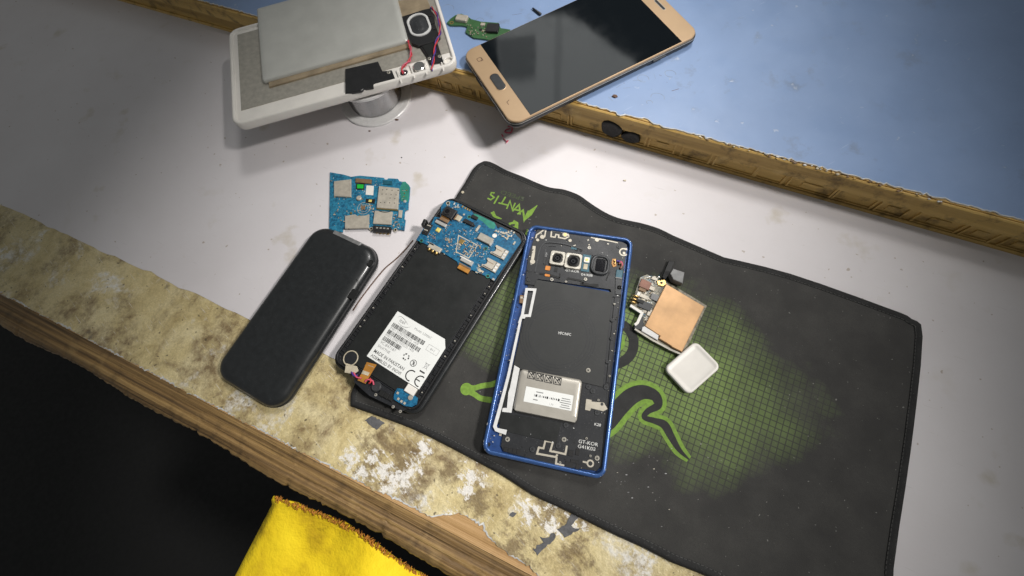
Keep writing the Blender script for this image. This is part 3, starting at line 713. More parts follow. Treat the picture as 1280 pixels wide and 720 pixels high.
def f(b):
    x, y = T(394, 138, TT + 1.8); a = math.radians(3); A = rr(x, y, 18.6, 27, 8.8, 10, a); B = rr(x, y, 14.6, 23, 7.1, 10, a)
    b.ring(A, B, TT + 1.1, TT + 2.3, 'white_foam', .4)
one(f, 'speaker_gasket', sk)
def f(b):
    x, y = T(394, 138, TT + 1.8); a = math.radians(3); A = rr(x, y, 14.8, 23.2, 7.2, 10, a)
    b.loft([(A, TT + 1.15), (inset(A, 1.6), TT + 1.6), (inset(A, 3), TT + 1.3), (inset(A, 4.4), TT + 1.9), (inset(A, 6.5), TT + 2.05)], 'dark_grey', smooth=True)
one(f, 'speaker_cone', sk)
def f(b):
    P = [T(*q, TT) for q in ((-20, 390), (165, 347), (190, 402), (242, 396), (260, 442), (142, 472), (136, 492), (82, 502), (70, 512), (-20, 528))]
    b.prism(P, TT - 1.6, TT + .5, 'black_plastic', .4)
one(f, 'antenna_cover', tb.o)
for q in ((455, 336), (512, 323), (228, 417)):
    x, y = T(*q); screw(tb.o, x, y, TT + (.5 if q[0] < 300 else -.2), 1.5)
def f(b):
    x, y = T(310, 412); b.ring(circ(x, y, 4.4), circ(x, y, 3.2), TT - 1.8, TT - .2, 'white_plastic', .3); b.cyl(x, y, 3.2, TT - 1.8, TT - 1, 'dark_grey', 20, .3)
    for dx in (-.9, .9): b.cyl(x + dx, y, .7, TT - 1, TT - .5, 'bright_steel', 10, .2)
one(f, 'microphone', tb.o)
def f(b):
    x, y = T(397, 382); b.cyl(x, y, 4.7, TT - 1.8, TT + 1.2, 'tin', 28, .4)
one(f, 'vibration_motor', tb.o)
def f(b):
    x, y = T(562, 345); b.ring(circ(x, y, 4.6), circ(x, y, 3.3), TT - 1.8, TT - .1, 'white_plastic', .4)
    for q0, q1 in (((270, 395), (300, 470)), ((345, 365), (372, 440)), ((430, 350), (440, 420)), ((520, 345), (535, 400))):
        a, c = T(*q0), T(*q1); b.stroke([a, c], 1.2, TT - .5, 'white_plastic', 1.3)
one(f, 'frame_ribs', tb.o)
def wires(pts, mats, z0, name):
    b = MB(); P = smooth_line3([(*T(*q, z), z) for *q, z in pts], 10)
    for j, mt in enumerate(mats):
        L = []
        for i, p in enumerate(P):
            ph = i * .42 + j * math.pi; L.append((p[0] + .62 * math.cos(ph), p[1] + .35 * math.sin(ph), p[2] + .55 * math.sin(ph)))
        b.tube(L, .55, mt, 7)
    return b.build(name, tb.o)
wires([(332, 228, TT + 2.6), (350, 285, TT + 1.5), (342, 338, TT), (302, 380, TT + .6), (306, 412, TT - .2)], ['red_wire', 'pink'], 0, 'battery_wires')
wires([(462, 40, TT + 1), (498, 88, TT + 2.2), (514, 178, TT + 2.4), (490, 240, TT + 2), (480, 312, TT + 1.4), (466, 395, TT + .2)], ['red_wire', 'violet_wire'], 0, 'speaker_wires')

# ================================================================== GREEN CHARGING BOARD
cg = crop(540, 0, 6.547)
x, y = at(*cg(360, 230), PH + 1.5); gb = Thing('green_circuit_board', 'small green charging board half under the gold phone', 'circuit board', x, y, PH + .35, -12)
G = lambda x, y, z=1.2: gb.L(*cg(x, y), z)
one(lambda b: b.prism([G(*q) for q in ((120, 185), (150, 152), (190, 122), (240, 110), (300, 138), (322, 155), (400, 175), (470, 180), (545, 185), (562, 228), (640, 240), (640, 290), (500, 330), (430, 318), (340, 308), (272, 262), (290, 216), (240, 206), (150, 206))], 0, 1.1, 'pcb_green', .12), 'board', gb.o)
x, y = G(243, 145, 3); one(lambda b: b.prism(rr(x, y, 10.5, 6.8, 1.2, 4, -.1), 1.05, 3.6, 'dull_steel', .5).box(x, y - 2.6, 7, 1.0, 1.8, 3.3, 'deep_black', -.1), 'charging_port', gb.o)
x, y = G(495, 225, 3); one(lambda b: b.prism(rr(x, y, 10.8, 9.6, .8, 3, .05), 1.05, 3.4, 'black_plastic', .5), 'connector', gb.o)
r = random.Random(31)
for q in range(26):
    px = r.uniform(290, 470); py = 195 + (px - 290) * .1 + r.uniform(0, 95)
    if abs(px - 400) < 16 and abs(py - 240) < 14: continue
    x, y = G(px, py); chip(gb.o, x, y, 1.08, r.choice([.9, 1.2, 1.6]), r.choice([.6, .9]), .6, r.choice(['brown_chip', 'beige_pad', 'dark_grey']), r.choice([0, math.pi / 2]), ends='trace')
x, y = G(415, 195, 2); chip(gb.o, x, y, 1.08, 3.8, 3.0, .9, 'dull_steel')
x, y = G(398, 243); one(lambda b: b.cyl(x, y, 1.5, 1.1, 1.16, 'deep_black'), 'mounting_hole', gb.o)
x, y = G(160, 185); one(lambda b: b.ring(circ(x, y, 1.9), circ(x, y, .9), 1.08, 1.2, 'gold'), 'screw_eyelet', gb.o)

# ================================================================== GOLD PHONE
cr3 = crop(570, 60, 4.638); ga = math.radians(27.8); GL, GW, GT = 168, 88, 7.6
gp = Thing('gold_phone', 'gold fronted phone with dark screen lying across the blue platform edge', 'phone', 167 * math.cos(ga) - 246.9 * math.sin(ga), 167 * math.sin(ga) + 246.9 * math.cos(ga), PH + .6, math.degrees(ga))
def f(b):
    A = rr(0, 0, GL, GW, 9.5, 9)
    b.loft([(inset(A, 3), 0), (inset(A, .9), .9), (A, 2.6), (A, 4.6), (inset(A, .5), 5.6), (inset(A, 1.0), 5.8)], 'charcoal', smooth=True)
    b.loft([(inset(A, .1), 5.05), (inset(A, -.12), 5.2), (inset(A, .1), 5.45)], 'bright_steel', smooth=True, cap=False, base=False)
bd = one(f, 'body', gp.o)
def f(b):
    for y, w in ((-18, 3.4), (-9, 1.2), (12, 7.5)): b.prism(rr(-GL / 2 + .1, y, 1.4, w * 1.3, .5, 3), 2.3, 4.6, 'deep_black', .1)
one(f, 'port_openings', bd)
def f(b): b.prism(rr(46, -GW / 2 - .25, 12, 1.2, .5, 3), 2.7, 4.5, 'dark_grey', .3)
one(f, 'power_button', bd)
def f(b):
    A = rr(0, 0, GL - 1.6, GW - 1.6, 8.8, 9)
    b.loft([(A, 5.7), (A, 7.0), (inset(A, .25), 7.3), (inset(A, .7), 7.5)], 'champagne', smooth=False)
fr = one(f, 'front_panel', gp.o)
XS0, XS1 = -GL / 2 + 17.0, GL / 2 - 17
one(lambda b: b.prism(rr((XS0 + XS1) / 2, 0, XS1 - XS0, GW - 3.0, .3, 2), 7.3, 7.62, 'dark_glass', .06), 'screen', gp.o)
def f(b):
    hx_, hy_ = gp.L(*cr3(242, 196), 7.6); P = rr(hx_, hy_, 7.6, 18.5, 3.6, 8); b.loft([(inset(P, -.35), 7.4), (inset(P, -.35), 7.62), (inset(P, .1), 7.7)], 'champagne', cap=False)
    b.loft([(P, 7.62), (inset(P, .4), 7.74), (inset(P, 1.6), 7.70)], 'dark_grey', smooth=True)
one(f, 'home_button', gp.o)
def f(b):
    x, y = gp.L(*cg(388, 486), 7.6)
    b.stroke(rr(x, y, 3.4, 3.6, .5, 2), .45, 7.56, 'brown', close=True)
    pass
one(f, 'touch_key_mark', fr)
def f(b):
    x, y = gp.L(*cg(388, 486), 7.6)
    b.stroke([(x + .2, y - 2.3), (x + 2.2, y - 2.3), (x + 2.2, y + 1)], .4, 7.57, 'brown')
    pass
one(f, 'touch_key_mark', fr)
def f(b):
    x2 = gp.L(*cg(388, 486), 7.6)[0]; b.stroke([(x2 + 1.2, -21), (x2 - 1.4, -22), (x2 - 1.4, -25)], .45, 7.56, 'brown')
one(f, 'touch_key_mark', fr)
def f(b):
    P = rr(GL / 2 - 8.0, 0, 2.0, 13, .9, 5); b.ring(inset(P, -.4), P, 7.45, 7.62, 'bright_steel'); b.flat(P, 7.53, 'deep_black')
one(f, 'earpiece', gp.o)
one(lambda b: b.cyl(GL / 2 - 8, 17, 2.4, 7.4, 7.56, 'lens', 24), 'front_camera', gp.o)
# ================================================================== TEAL BOARD (left)
c5b = crop(436, 210, 8)
x, y = at(474, 256, 2); lp = Thing('teal_circuit_board', 'loose teal phone board with metal shield and card slots on the white sheet', 'circuit board', x, y, .4, -6)
P_ = lambda x, y, z=1.3: lp.L(*c5b(x, y), z)
one(lambda b: b.prism([P_(*q) for q in ((-190, 40), (-60, 62), (20, 86), (60, 80), (110, 74), (200, 82), (350, 96), (358, 112), (384, 114), (390, 100), (490, 106), (506, 130), (552, 136), (562, 132), (600, 168), (612, 190), (604, 300), (596, 345), (594, 412), (574, 418), (560, 430), (552, 512), (566, 516), (552, 622), (420, 606), (240, 600), (20, 606), (-60, 600), (-66, 640), (-200, 620))], 0, 1.1, 'pcb_teal', .12), 'board', lp.o)
def pol(name, par, fn, pts, z0, z1, mat, ch=.2, zz=1.3):
    return one(lambda b: b.prism([fn(*q, zz) for q in pts], z0, z1, mat, ch), name, par)
pol('board_flap', lp.o, P_, ((535, 140), (560, 134), (598, 168), (608, 190), (600, 300), (588, 340), (520, 330), (510, 200)), 1.08, 1.16, 'pcb_edge', .02)
sh = pol('shield_can', lp.o, P_, ((300, 178), (500, 200), (488, 412), (276, 396)), 1.05, 3.0, 'dull_steel', .35, 3)
for q in ((338, 218), (380, 214), (432, 222), (492, 224), (332, 260), (372, 260), (422, 266), (472, 268), (318, 344), (358, 344), (408, 348), (456, 350), (412, 300), (460, 306)):
    x, y = P_(*q, 3.1); chip(sh, x, y, 2.98, .95, .95, .05, 'deep_black', name='vent_hole')
pol('shield_skirt', lp.o, P_, ((278, 386), (490, 404), (486, 424), (274, 408)), 1.05, 2.4, 'gold', .2, 2.4)
def slot(par, fn, pts, notch, z1=2.6):
    o = pol('card_slot', par, fn, pts, 1.05, z1, 'dull_steel', .25, z1)
    if notch: b = MB(); b.stroke([fn(*q, z1) for q in notch], .7, z1 + .03, 'deep_black', sm=4); b.build('slot_opening', o)
    return o
slot(lp.o, P_, ((258, 424), (436, 436), (420, 566), (240, 556)), ((300, 428), (340, 440), (390, 440), (425, 428)))
slot(lp.o, P_, ((20, 468), (60, 462), (85, 478), (165, 474), (200, 460), (196, 598), (-40, 604), (-40, 480)), None)
ba = pol('battery_connector', lp.o, P_, ((242, 572), (420, 586), (412, 640), (236, 632)), 1.05, 3.6, 'black_plastic', .3, 3.6)
for q in ((282, 598), (318, 600), (354, 603), (390, 606)):
    x, y = P_(*q, 3.6); chip(ba, x, y, 3.55, 1.7, 1.2, .25, 'steel', name='contact')
for q in ((285, 640), (320, 645), (355, 646), (395, 652)):
    x, y = P_(*q, 1); chip(ba, x, y, .6, 1.2, 2.2, .6, 'gold', name='solder_tab')
pol('green_component', lp.o, P_, ((72, 156), (158, 158), (152, 218), (72, 216)), 1.05, 1.6, 'deep_black', .1)
pol('green_component', lp.o, P_, ((84, 166), (150, 168), (145, 208), (84, 206)), 1.5, 1.9, 'green_part', .15)
pol('white_sticker', lp.o, P_, ((176, 172), (250, 178), (244, 272), (168, 266)), 1.08, 1.2, 'white_plastic', .03)
pol('dark_connector', lp.o, P_, ((66, 100), (225, 112), (222, 156), (62, 142)), 1.05, 2.4, 'brown_chip', .3, 2.4)
pol('dark_connector', lp.o, P_, ((384, 122), (432, 126), (430, 168), (340, 160), (344, 120)), 1.05, 2.0, 'teal', .3, 2)
pol('light_sensor', lp.o, P_, ((172, 306), (262, 312), (258, 356), (166, 350)), 1.05, 1.5, 'deep_black', .1)
x, y = P_(216, 330); chip(lp.o, x, y, 1.4, 2.6, 2.2, .5, 'yellow_led', name='flash_led')
pol('side_connector', lp.o, P_, ((500, 420), (536, 422), (526, 498), (494, 494)), 1.05, 2.2, 'dull_steel', .2, 2)
x, y = P_(100, 300, 2); one(lambda b: b.cyl(x, y, 2.2, 1.05, 2.6, 'dull_steel', 20, .5), 'microphone', lp.o)
x, y = P_(558, 328, 2); one(lambda b: b.cyl(x, y, 1.3, 1.05, 1.7, 'bright_steel', 14, .3), 'solder_dot', lp.o)
for q in ((556, 252), (550, 285), (578, 222), (134, 310), (490, 218)):
    x, y = P_(*q); chip(lp.o, x, y, 1.1, 1.0, 1.0, .35, 'gold', name='solder_pad')
for q in ((105, 484), (140, 486), (22, 450)):
    x, y = P_(*q, 2); chip(lp.o, x, y, 1.1, 1.4, 1.6, 1.4, 'gold', name='spring_contact')
def hole(par, x, y, z, r=1.5, ring='beige_pad'): one(lambda b: b.ring(circ(x, y, r * 1.5), circ(x, y, r), z - .02, z + .04, ring).flat(circ(x, y, r), z + .02, 'deep_black'), 'mounting_hole', par)
hole(lp.o, *P_(465, 618), 1.12, .95); hole(lp.o, *P_(222, 606), 1.12, .95)
r = random.Random(40)
def scatter(par, fn, boxes, mats, z, n, rots, szs=((1.0, .55), (1.3, .7), (.8, .5), (1.8, .9)), pick=None):
    for k in range(n):
        x0, y0, x1, y1 = pick or r.choice(boxes); x, y = fn(r.uniform(x0, x1), r.uniform(y0, y1)); w, h = r.choice(szs)
        chip(par, x, y, z + .002 * k, w, h, .45, r.choice(mats), r.choice(rots), ends='trace')
scatter(lp.o, P_, [(440, 440, 490, 600), (20, 360, 200, 440), (200, 370, 250, 560), (445, 540, 540, 600), (-180, 90, 0, 560), (-180, 90, 0, 560)], ['brown_chip', 'beige_pad', 'dark_grey', 'trace'], 1.08, 60, [0, math.pi / 2])
x, y = P_(150, 400); one(lambda b: b.ring(circ(x, y, 5.6, 30), circ(x, y, 5.2, 30), 1.09, 1.14, 'trace').ring(circ(x, y, 3.4, 30), circ(x, y, 3.1, 30), 1.09, 1.14, 'trace'), 'speaker_pad', lp.o)
pol('memory_chip', lp.o, P_, ((128, 380), (165, 384), (160, 420), (124, 414)), 1.05, 1.7, 'brown_chip', .15)
pol('shield_can', lp.o, P_, ((-150, 130), (20, 110), (20, 290), (-150, 280)), 1.05, 2.6, 'dull_steel', .35, 2.6)

# ================================================================== BLACK HANDSET (left)
c8 = crop(436, 300, 7.2)
hx, hy = at(*c8(292, 170), 6); ha = math.radians(-27)
HW, HL = 62, 132
ox, oy = hx - (HW / 2 + .5) * math.cos(ha) + (HL / 2 - 5) * math.sin(ha), hy - (HW / 2 + .5) * math.sin(ha) - (HL / 2 - 5) * math.cos(ha)
bk = Thing('black_handset', 'plain glossy black phone lying face down on the white sheet', 'phone', ox, oy, .1, -27)
def f(b):
    A = rr(0, 0, HW, HL, 14, 10)
    b.loft([(inset(A, 2.5), 0), (inset(A, .6), 1.5), (A, 3.4), (A, 4.6), (inset(A, .5), 5.0), (inset(A, .7), 5.4), (inset(A, .5), 5.9), (inset(A, 1.2), 8.0), (inset(A, 2.6), 9.8), (inset(A, 4.6), 10.9), (inset(A, 7.5), 11.4), (inset(A, 10), 11.55)], 'gloss_black', smooth=True)
hb = one(f, 'shell', bk.o)
K = lambda x, y, z=11: bk.L(*c8(x, y), z)
x, y = K(195, 208, 11); one(lambda b: b.ring(circ(x, y, 2.7), circ(x, y, 1.9), 10.4, 11.5, 'gloss_black', .3).cyl(x, y, 1.9, 10.5, 11.42, 'deep_black'), 'screw_well', bk.o)
x, y = K(42, 488, 11.5); one(lambda b: b.box(x, y, 5.2, 7.2, 11, 11.66, 'deep_black', 0, .05), 'latch_slot', bk.o)
x, y = K(20, 420, 11.5); one(lambda b: b.stroke(arc(x, y, 6.5, -70, 90), .35, 11.62, 'deep_black'), 'cover_seam', bk.o)
p0, p1 = K(-60, 30, 9), K(84, 84, 9.4)
one(lambda b: b.prism([(p1[0] - 26, HL / 2 - 5.6), (p1[0], HL / 2 - 5.8), (p1[0], HL / 2 - 1.0), (p1[0] - 26, HL / 2 - 1.0)], 8.0, 10.6, 'grey_plastic', .6), 'top_window', bk.o)

# ================================================================== OPENED BLACK PHONE
IZ, IA = 2.6, -30.6
ix, iy = -79.2, 96.5
it = Thing('opened_black_phone', 'black phone without its back cover, blue board on top and white sticker', 'phone', ix, iy, IZ, IA)
c1 = crop(520, 245, 6.543); c3 = crop(438, 380, 5.143)
I1 = lambda x, y, z=9.6: it.L(*c1(x, y), z)
I3 = lambda x, y, z=9.6: it.L(*c3(x, y), z)
IW, IL = 75, 151
def f(b):
    A = rr(0, 0, IW, IL, 9, 9)
    b.loft([(inset(A, 2.5), 0), (inset(A, .5), 1.2), (A, 3), (A, 5.2), (inset(A, .7), 6.0), (inset(A, 1.4), 6.1)], 'gloss_black', smooth=True)
    b.ring(inset(A, 1.3), inset(A, 2.2), 5.9, 6.5, 'charcoal', .2)
    b.loft([(inset(A, 2.6), 5.9), (inset(A, 2.8), 7.9), (inset(A, 3.2), 8.2)], 'black_plastic')
ib = one(f, 'mid_frame', it.o)
def f(b):                                                       # raised clip rail round the frame
    A = inset(rr(0, 0, IW, IL, 9, 9), 2.7); b.ring(A, inset(A, 1.1), 8.0, 9.4, 'black_plastic', .25); A2 = inset(A, 4.2); b.ring(A2, inset(A2, .8), 8.0, 9.2, 'charcoal', .2)
    r = random.Random(3)
    for sg in (-1, 1):
        y = -IL / 2 + 9
        while y < IL / 2 - 12:
            l = r.choice([2.2, 2.8, 3.4]); b.box(sg * (IW / 2 - 5.4), y, 2.6, .8, 8.1, 9.1, 'charcoal', ch=.15)
            if r.random() < .3: b.box(sg * (IW / 2 - 5.3), y + l / 2, 2.0, l * .7, 8.1, 9.3, 'black_plastic', ch=.2)
            if r.random() < .12: b.cyl(sg * (IW / 2 - 5.3), y + l / 2, .55, 8.1, 9.35, 'steel', 8, .1)
            y += l
one(f, 'clip_rail', ib)
def f(b): b.prism(rr(0, -2, IW - 15.2, IL - 20, 1.2, 3), 8.1, 9.75, 'matte_black', .25)
one(f, 'battery_cover', it.o)
brd = ((252, 36), (300, 38), (372, 68), (455, 118), (470, 140), (505, 150), (640, 215), (655, 240), (668, 262), (692, 250), (810, 308), (852, 350), (860, 372), (640, 692), (598, 668), (455, 604), (430, 618), (350, 582), (335, 535), (210, 458), (180, 468), (90, 420), (95, 400), (0, 358), (62, 262), (120, 238), (150, 168), (196, 176), (205, 80), (232, 46))
one(lambda b: b.prism([I1(*q, 10.6) for q in brd], 9.2, 10.5, 'pcb_blue', .12), 'mainboard', it.o)
mb = [o for o in it.o.children if o.name.startswith('mainboard')][0]
BZ = 10.5
def ic(name, cx, cy, w, h, z1, mat, rot=0, ch=.2, z0=BZ - .05, fn=I1, par=None):
    x, y = fn(cx, cy, z1); return one(lambda b: b.box(x, y, w, h, z0, z1, mat, rot, ch), name, par or mb)
U = 1 / 10.6
pol('board_flap', mb, lambda x, y, z: I1(x, y, 10.6), ((470, 142), (505, 152), (640, 217), (652, 240), (640, 270), (600, 262), (540, 205), (480, 175)), 10.48, 10.56, 'pcb_edge', .02)
cam = ic('camera_module', 268, 132, 9.6, 8.4, 13.2, 'black_plastic', 0, .4)
x, y = I1(256, 126, 13.4); one(lambda b: b.cyl(x, y, 3.2, 13.1, 13.8, 'deep_black', 24, .3).cyl(x, y, 1.9, 13.7, 13.95, 'lens', 20, .2), 'lens', cam)
ic('camera_flex', 236, 186, 7.6, 5.2, 11.4, 'brown_chip', 0, .2); ic('flex_stiffener', 240, 168, 6.5, 1.6, 12, 'orange_flex', 0, .2)
fc = ic('ribbon_connector', 202, 222, 9.6, 2.6, 11.9, 'bright_steel', 0, .25); ic('connector_latch', 212, 206, 9.4, 1.5, 11.7, 'charcoal', 0, .2, par=fc)
ic('metal_chip', 346, 178, 4.4, 4.4, 11.6, 'beige_pad'); ic('flex_stiffener', 326, 168, 1.3, 5.4, 11.7, 'brown_chip')
ic('black_connector', 428, 212, 8.2, 3.0, 12, 'black_plastic', 0, .3); ic('black_connector', 455, 232, 5.0, 1.6, 11.6, 'deep_black', 0, .2)
ic('black_connector', 478, 172, 5.2, 2.6, 11.6, 'deep_black', 0, .2); ic('metal_chip', 505, 262, 1.6, 5.6, 11.4, 'dull_steel')
sc_ = ic('shield_can', 566, 347, 11.6, 5.6, 12.4, 'steel', 0, .4)
ic('shield_tab', 615, 385, 1.3, 4.2, 12.2, 'bright_steel', 0, .2, par=sc_)
x, y = I1(643, 323, 10.7); one(lambda b: b.cyl(x, y, 1.75, 10.45, 10.66, 'white_plastic', 24, .04), 'round_sticker', mb)
ic('flash_led', 180, 274, 3.4, 3.4, 11.4, 'yellow_led', 0, .5)
def f(b):
    x, y = I1(90, 270, 11.4); a = math.radians(8)
    b.box(x, y, 5.0, 9.6, 8.6, 11.2, 'deep_black', a, .3)
    for k in range(4): b.box(x - .8 + .4 * (k % 2), y - 3.2 + 2.1 * k, 3.0, .9, 11.1, 11.5, 'dull_steel' if k % 2 else 'charcoal', a, .15)
one(f, 'side_key_connector', it.o)
one(lambda b: b.box(*I1(65, 215, 11), 2.6, 5.2, 6, 11.5, 'black_plastic', .2, .4), 'side_latch', it.o)
bc = ic('battery_connector', 152, 422, 10.8, 4.0, 12.0, 'dull_steel', 0, .35); ic('connector_top', 128, 392, 4.4, 1.8, 12.0, 'grey_plastic', 0, .3, par=bc)
for q in ((107, 432), (136, 448), (166, 464)):
    x, y = I1(*q, 11); one(lambda b: b.loft([(rr(x, y, 2.0, 3.0, .9, 4), 9.4), (rr(x, y, 1.8, 2.8, .85, 4), 11.0), (rr(x, y + .2, 1.0, 1.6, .45, 4), 11.5)], 'gold', smooth=True), 'contact_spring', bc)
def f(b):
    b.stroke([I1(*q, 10.6) for q in ((348, 322), (502, 402), (432, 508), (328, 456))], .75, 10.6, 'trace', .12, close=True)
    b.stroke([I1(*q, 10.6) for q in ((470, 402), (420, 490))], .45, 10.59, 'trace', .1)
one(f, 'shield_footprint', mb)
ic('gold_chip', 372, 370, 3.6, 3.6, 11.3, 'gold')
rc = ic('ribbon_connector', 414, 530, 9.8, 3.6, 12.2, 'bright_steel', 0, .3); ic('connector_latch', 405, 514, 9.6, .9, 12.3, 'white_plastic', 0, .2, par=rc)
ic('display_flex', 390, 594, 9.2, 3.6, 11.3, 'orange_flex', 0, .15, 10.2); ic('flex_fold', 398, 572, 9.6, 1.3, 11.6, 'brown_chip', 0, .2)
def simslot(cx, cy):
    x, y = I1(cx, cy, 11.6); w, h = 11.6, 7.8
    o = one(lambda b: b.prism([(x - w / 2, y - h / 2), (x + w / 2, y - h / 2), (x + w / 2, y + h / 2), (x - w / 2 + 1, y + h / 2), (x - w / 2 + .6, y + 2.6), (x - w / 2 + 2.2, y + 1.6), (x - w / 2 + 2.6, y - .6), (x - w / 2 + 1.4, y - 2.0), (x - w / 2, y - 2.4)], BZ, 11.7, 'dull_steel', .2), 'card_slot', mb)
    b = MB()
    for k in range(3): b.box(x + 4.4, y - 2.5 + 2.5 * k, 2.2, 1.4, 11.6, 11.75, 'white_print'); b.box(x + 3.0, y - 2.5 + 2.5 * k, .5, 1.8, 11.6, 11.76, 'deep_black')
    b.box(x - .5, y - 3.1, 8.5, .5, 11.6, 11.74, 'deep_black'); b.box(x - .8, y + 1.2, 4.6, .4, 11.6, 11.73, 'brown_chip'); b.build('slot_contacts', o)
simslot(682, 458); simslot(612, 562)
for q in ((435, 170), (570, 430), (587, 655), (44, 364), (262, 58)): hole(mb, *I1(*q, 10.6), 10.52, 1.0, 'pcb_edge' if q[0] != 262 else 'beige_pad')
ic('gold_pad', 528, 612, 4.6, 1.7, 10.8, 'beige_pad', 0, .1); ic('silver_pad', 632, 680, 2.0, 1.6, 11.2, 'bright_steel', 0, .2)
for q in ((380, 86), (400, 98), (420, 107), (438, 116)): x, y = I1(*q, 10.6); chip(mb, x, y, 10.48, 1.2, 1.7, .5, 'gold', name='antenna_contact')
for q in ((800, 392), (808, 380), (655, 285), (672, 292), (800, 300), (392, 152)): x, y = I1(*q, 10.6); chip(mb, x, y, 10.48, 1.2, 1.5, .5, 'trace', name='test_pad')
I1z = lambda x, y: I1(x, y, 10.6)
for bx, n, ms in (((690, 290, 780, 362), 24, ['white_print', 'trace', 'beige_pad']), ((392, 370, 470, 480), 24, ['brown_chip', 'beige_pad', 'dark_grey', 'trace']), ((205, 345, 300, 385), 16, ['beige_pad', 'dark_grey', 'brown_chip']), ((305, 385, 370, 470), 14, ['beige_pad', 'trace']), ((470, 400, 540, 500), 12, ['dark_grey', 'beige_pad', 'brown_chip']),
                  ((270, 65, 350, 110), 8, ['white_print', 'trace']), ((235, 235, 300, 310), 6, ['beige_pad', 'dark_grey']), ((350, 270, 440, 320), 5, ['dark_grey', 'teal']), ((110, 310, 160, 350), 6, ['violet_wire', 'dark_grey']), ((460, 570, 520, 640), 8, ['beige_pad', 'trace', 'brown_chip']), ((225, 400, 290, 480), 6, ['trace', 'beige_pad'])):
    scatter(mb, I1z, [bx], ms, 10.48, n, [0, math.pi / 2])
def fine(par, fn, boxes, z, n, sd, mats, rot):
    b = MB(); q = random.Random(sd)
    for k in range(n):
        x0, y0, x1, y1 = q.choice(boxes); x, y = fn(q.uniform(x0, x1), q.uniform(y0, y1)); w, h = q.choice(((.55, .3), (.8, .4), (.3, .3), (1.0, .35), (.4, .8))); t = q.uniform(.12, .4)
        if q.random() < .35:                                      # printed tracks
            l = q.uniform(1.2, 4); b.box(x, y, l, .14, z, z + .02 + .0005 * k, 'track', rot + q.choice((0, 1.5708, .7854)))
        else: b.box(x, y, w, h, z, z + t, q.choice(mats), rot)
    o = b.build('fine_components', par); o['kind'] = 'stuff'; return o
fine(mb, I1z, [(200, 230, 330, 340), (205, 340, 310, 440), (300, 330, 500, 490), (330, 380, 480, 500), (460, 380, 560, 520), (690, 280, 800, 370), (90, 300, 190, 380), (340, 190, 420, 320), (440, 250, 520, 330), (640, 270, 700, 320), (500, 530, 540, 640), (250, 50, 350, 110), (540, 420, 600, 500)], 10.5, 330, 61, ['trace', 'beige_pad', 'white_print', 'dark_grey', 'brown_chip', 'deep_black', 'bright_steel', 'bright_steel'], 0)
fine(lp.o, P_, [(20, 350, 210, 450), (205, 360, 255, 600), (440, 430, 545, 620), (500, 130, 560, 420), (250, 90, 350, 180), (30, 215, 170, 300), (-180, 90, 10, 600)], 1.1, 170, 62, ['trace', 'beige_pad', 'white_print', 'dark_grey', 'deep_black', 'bright_steel'], 0)
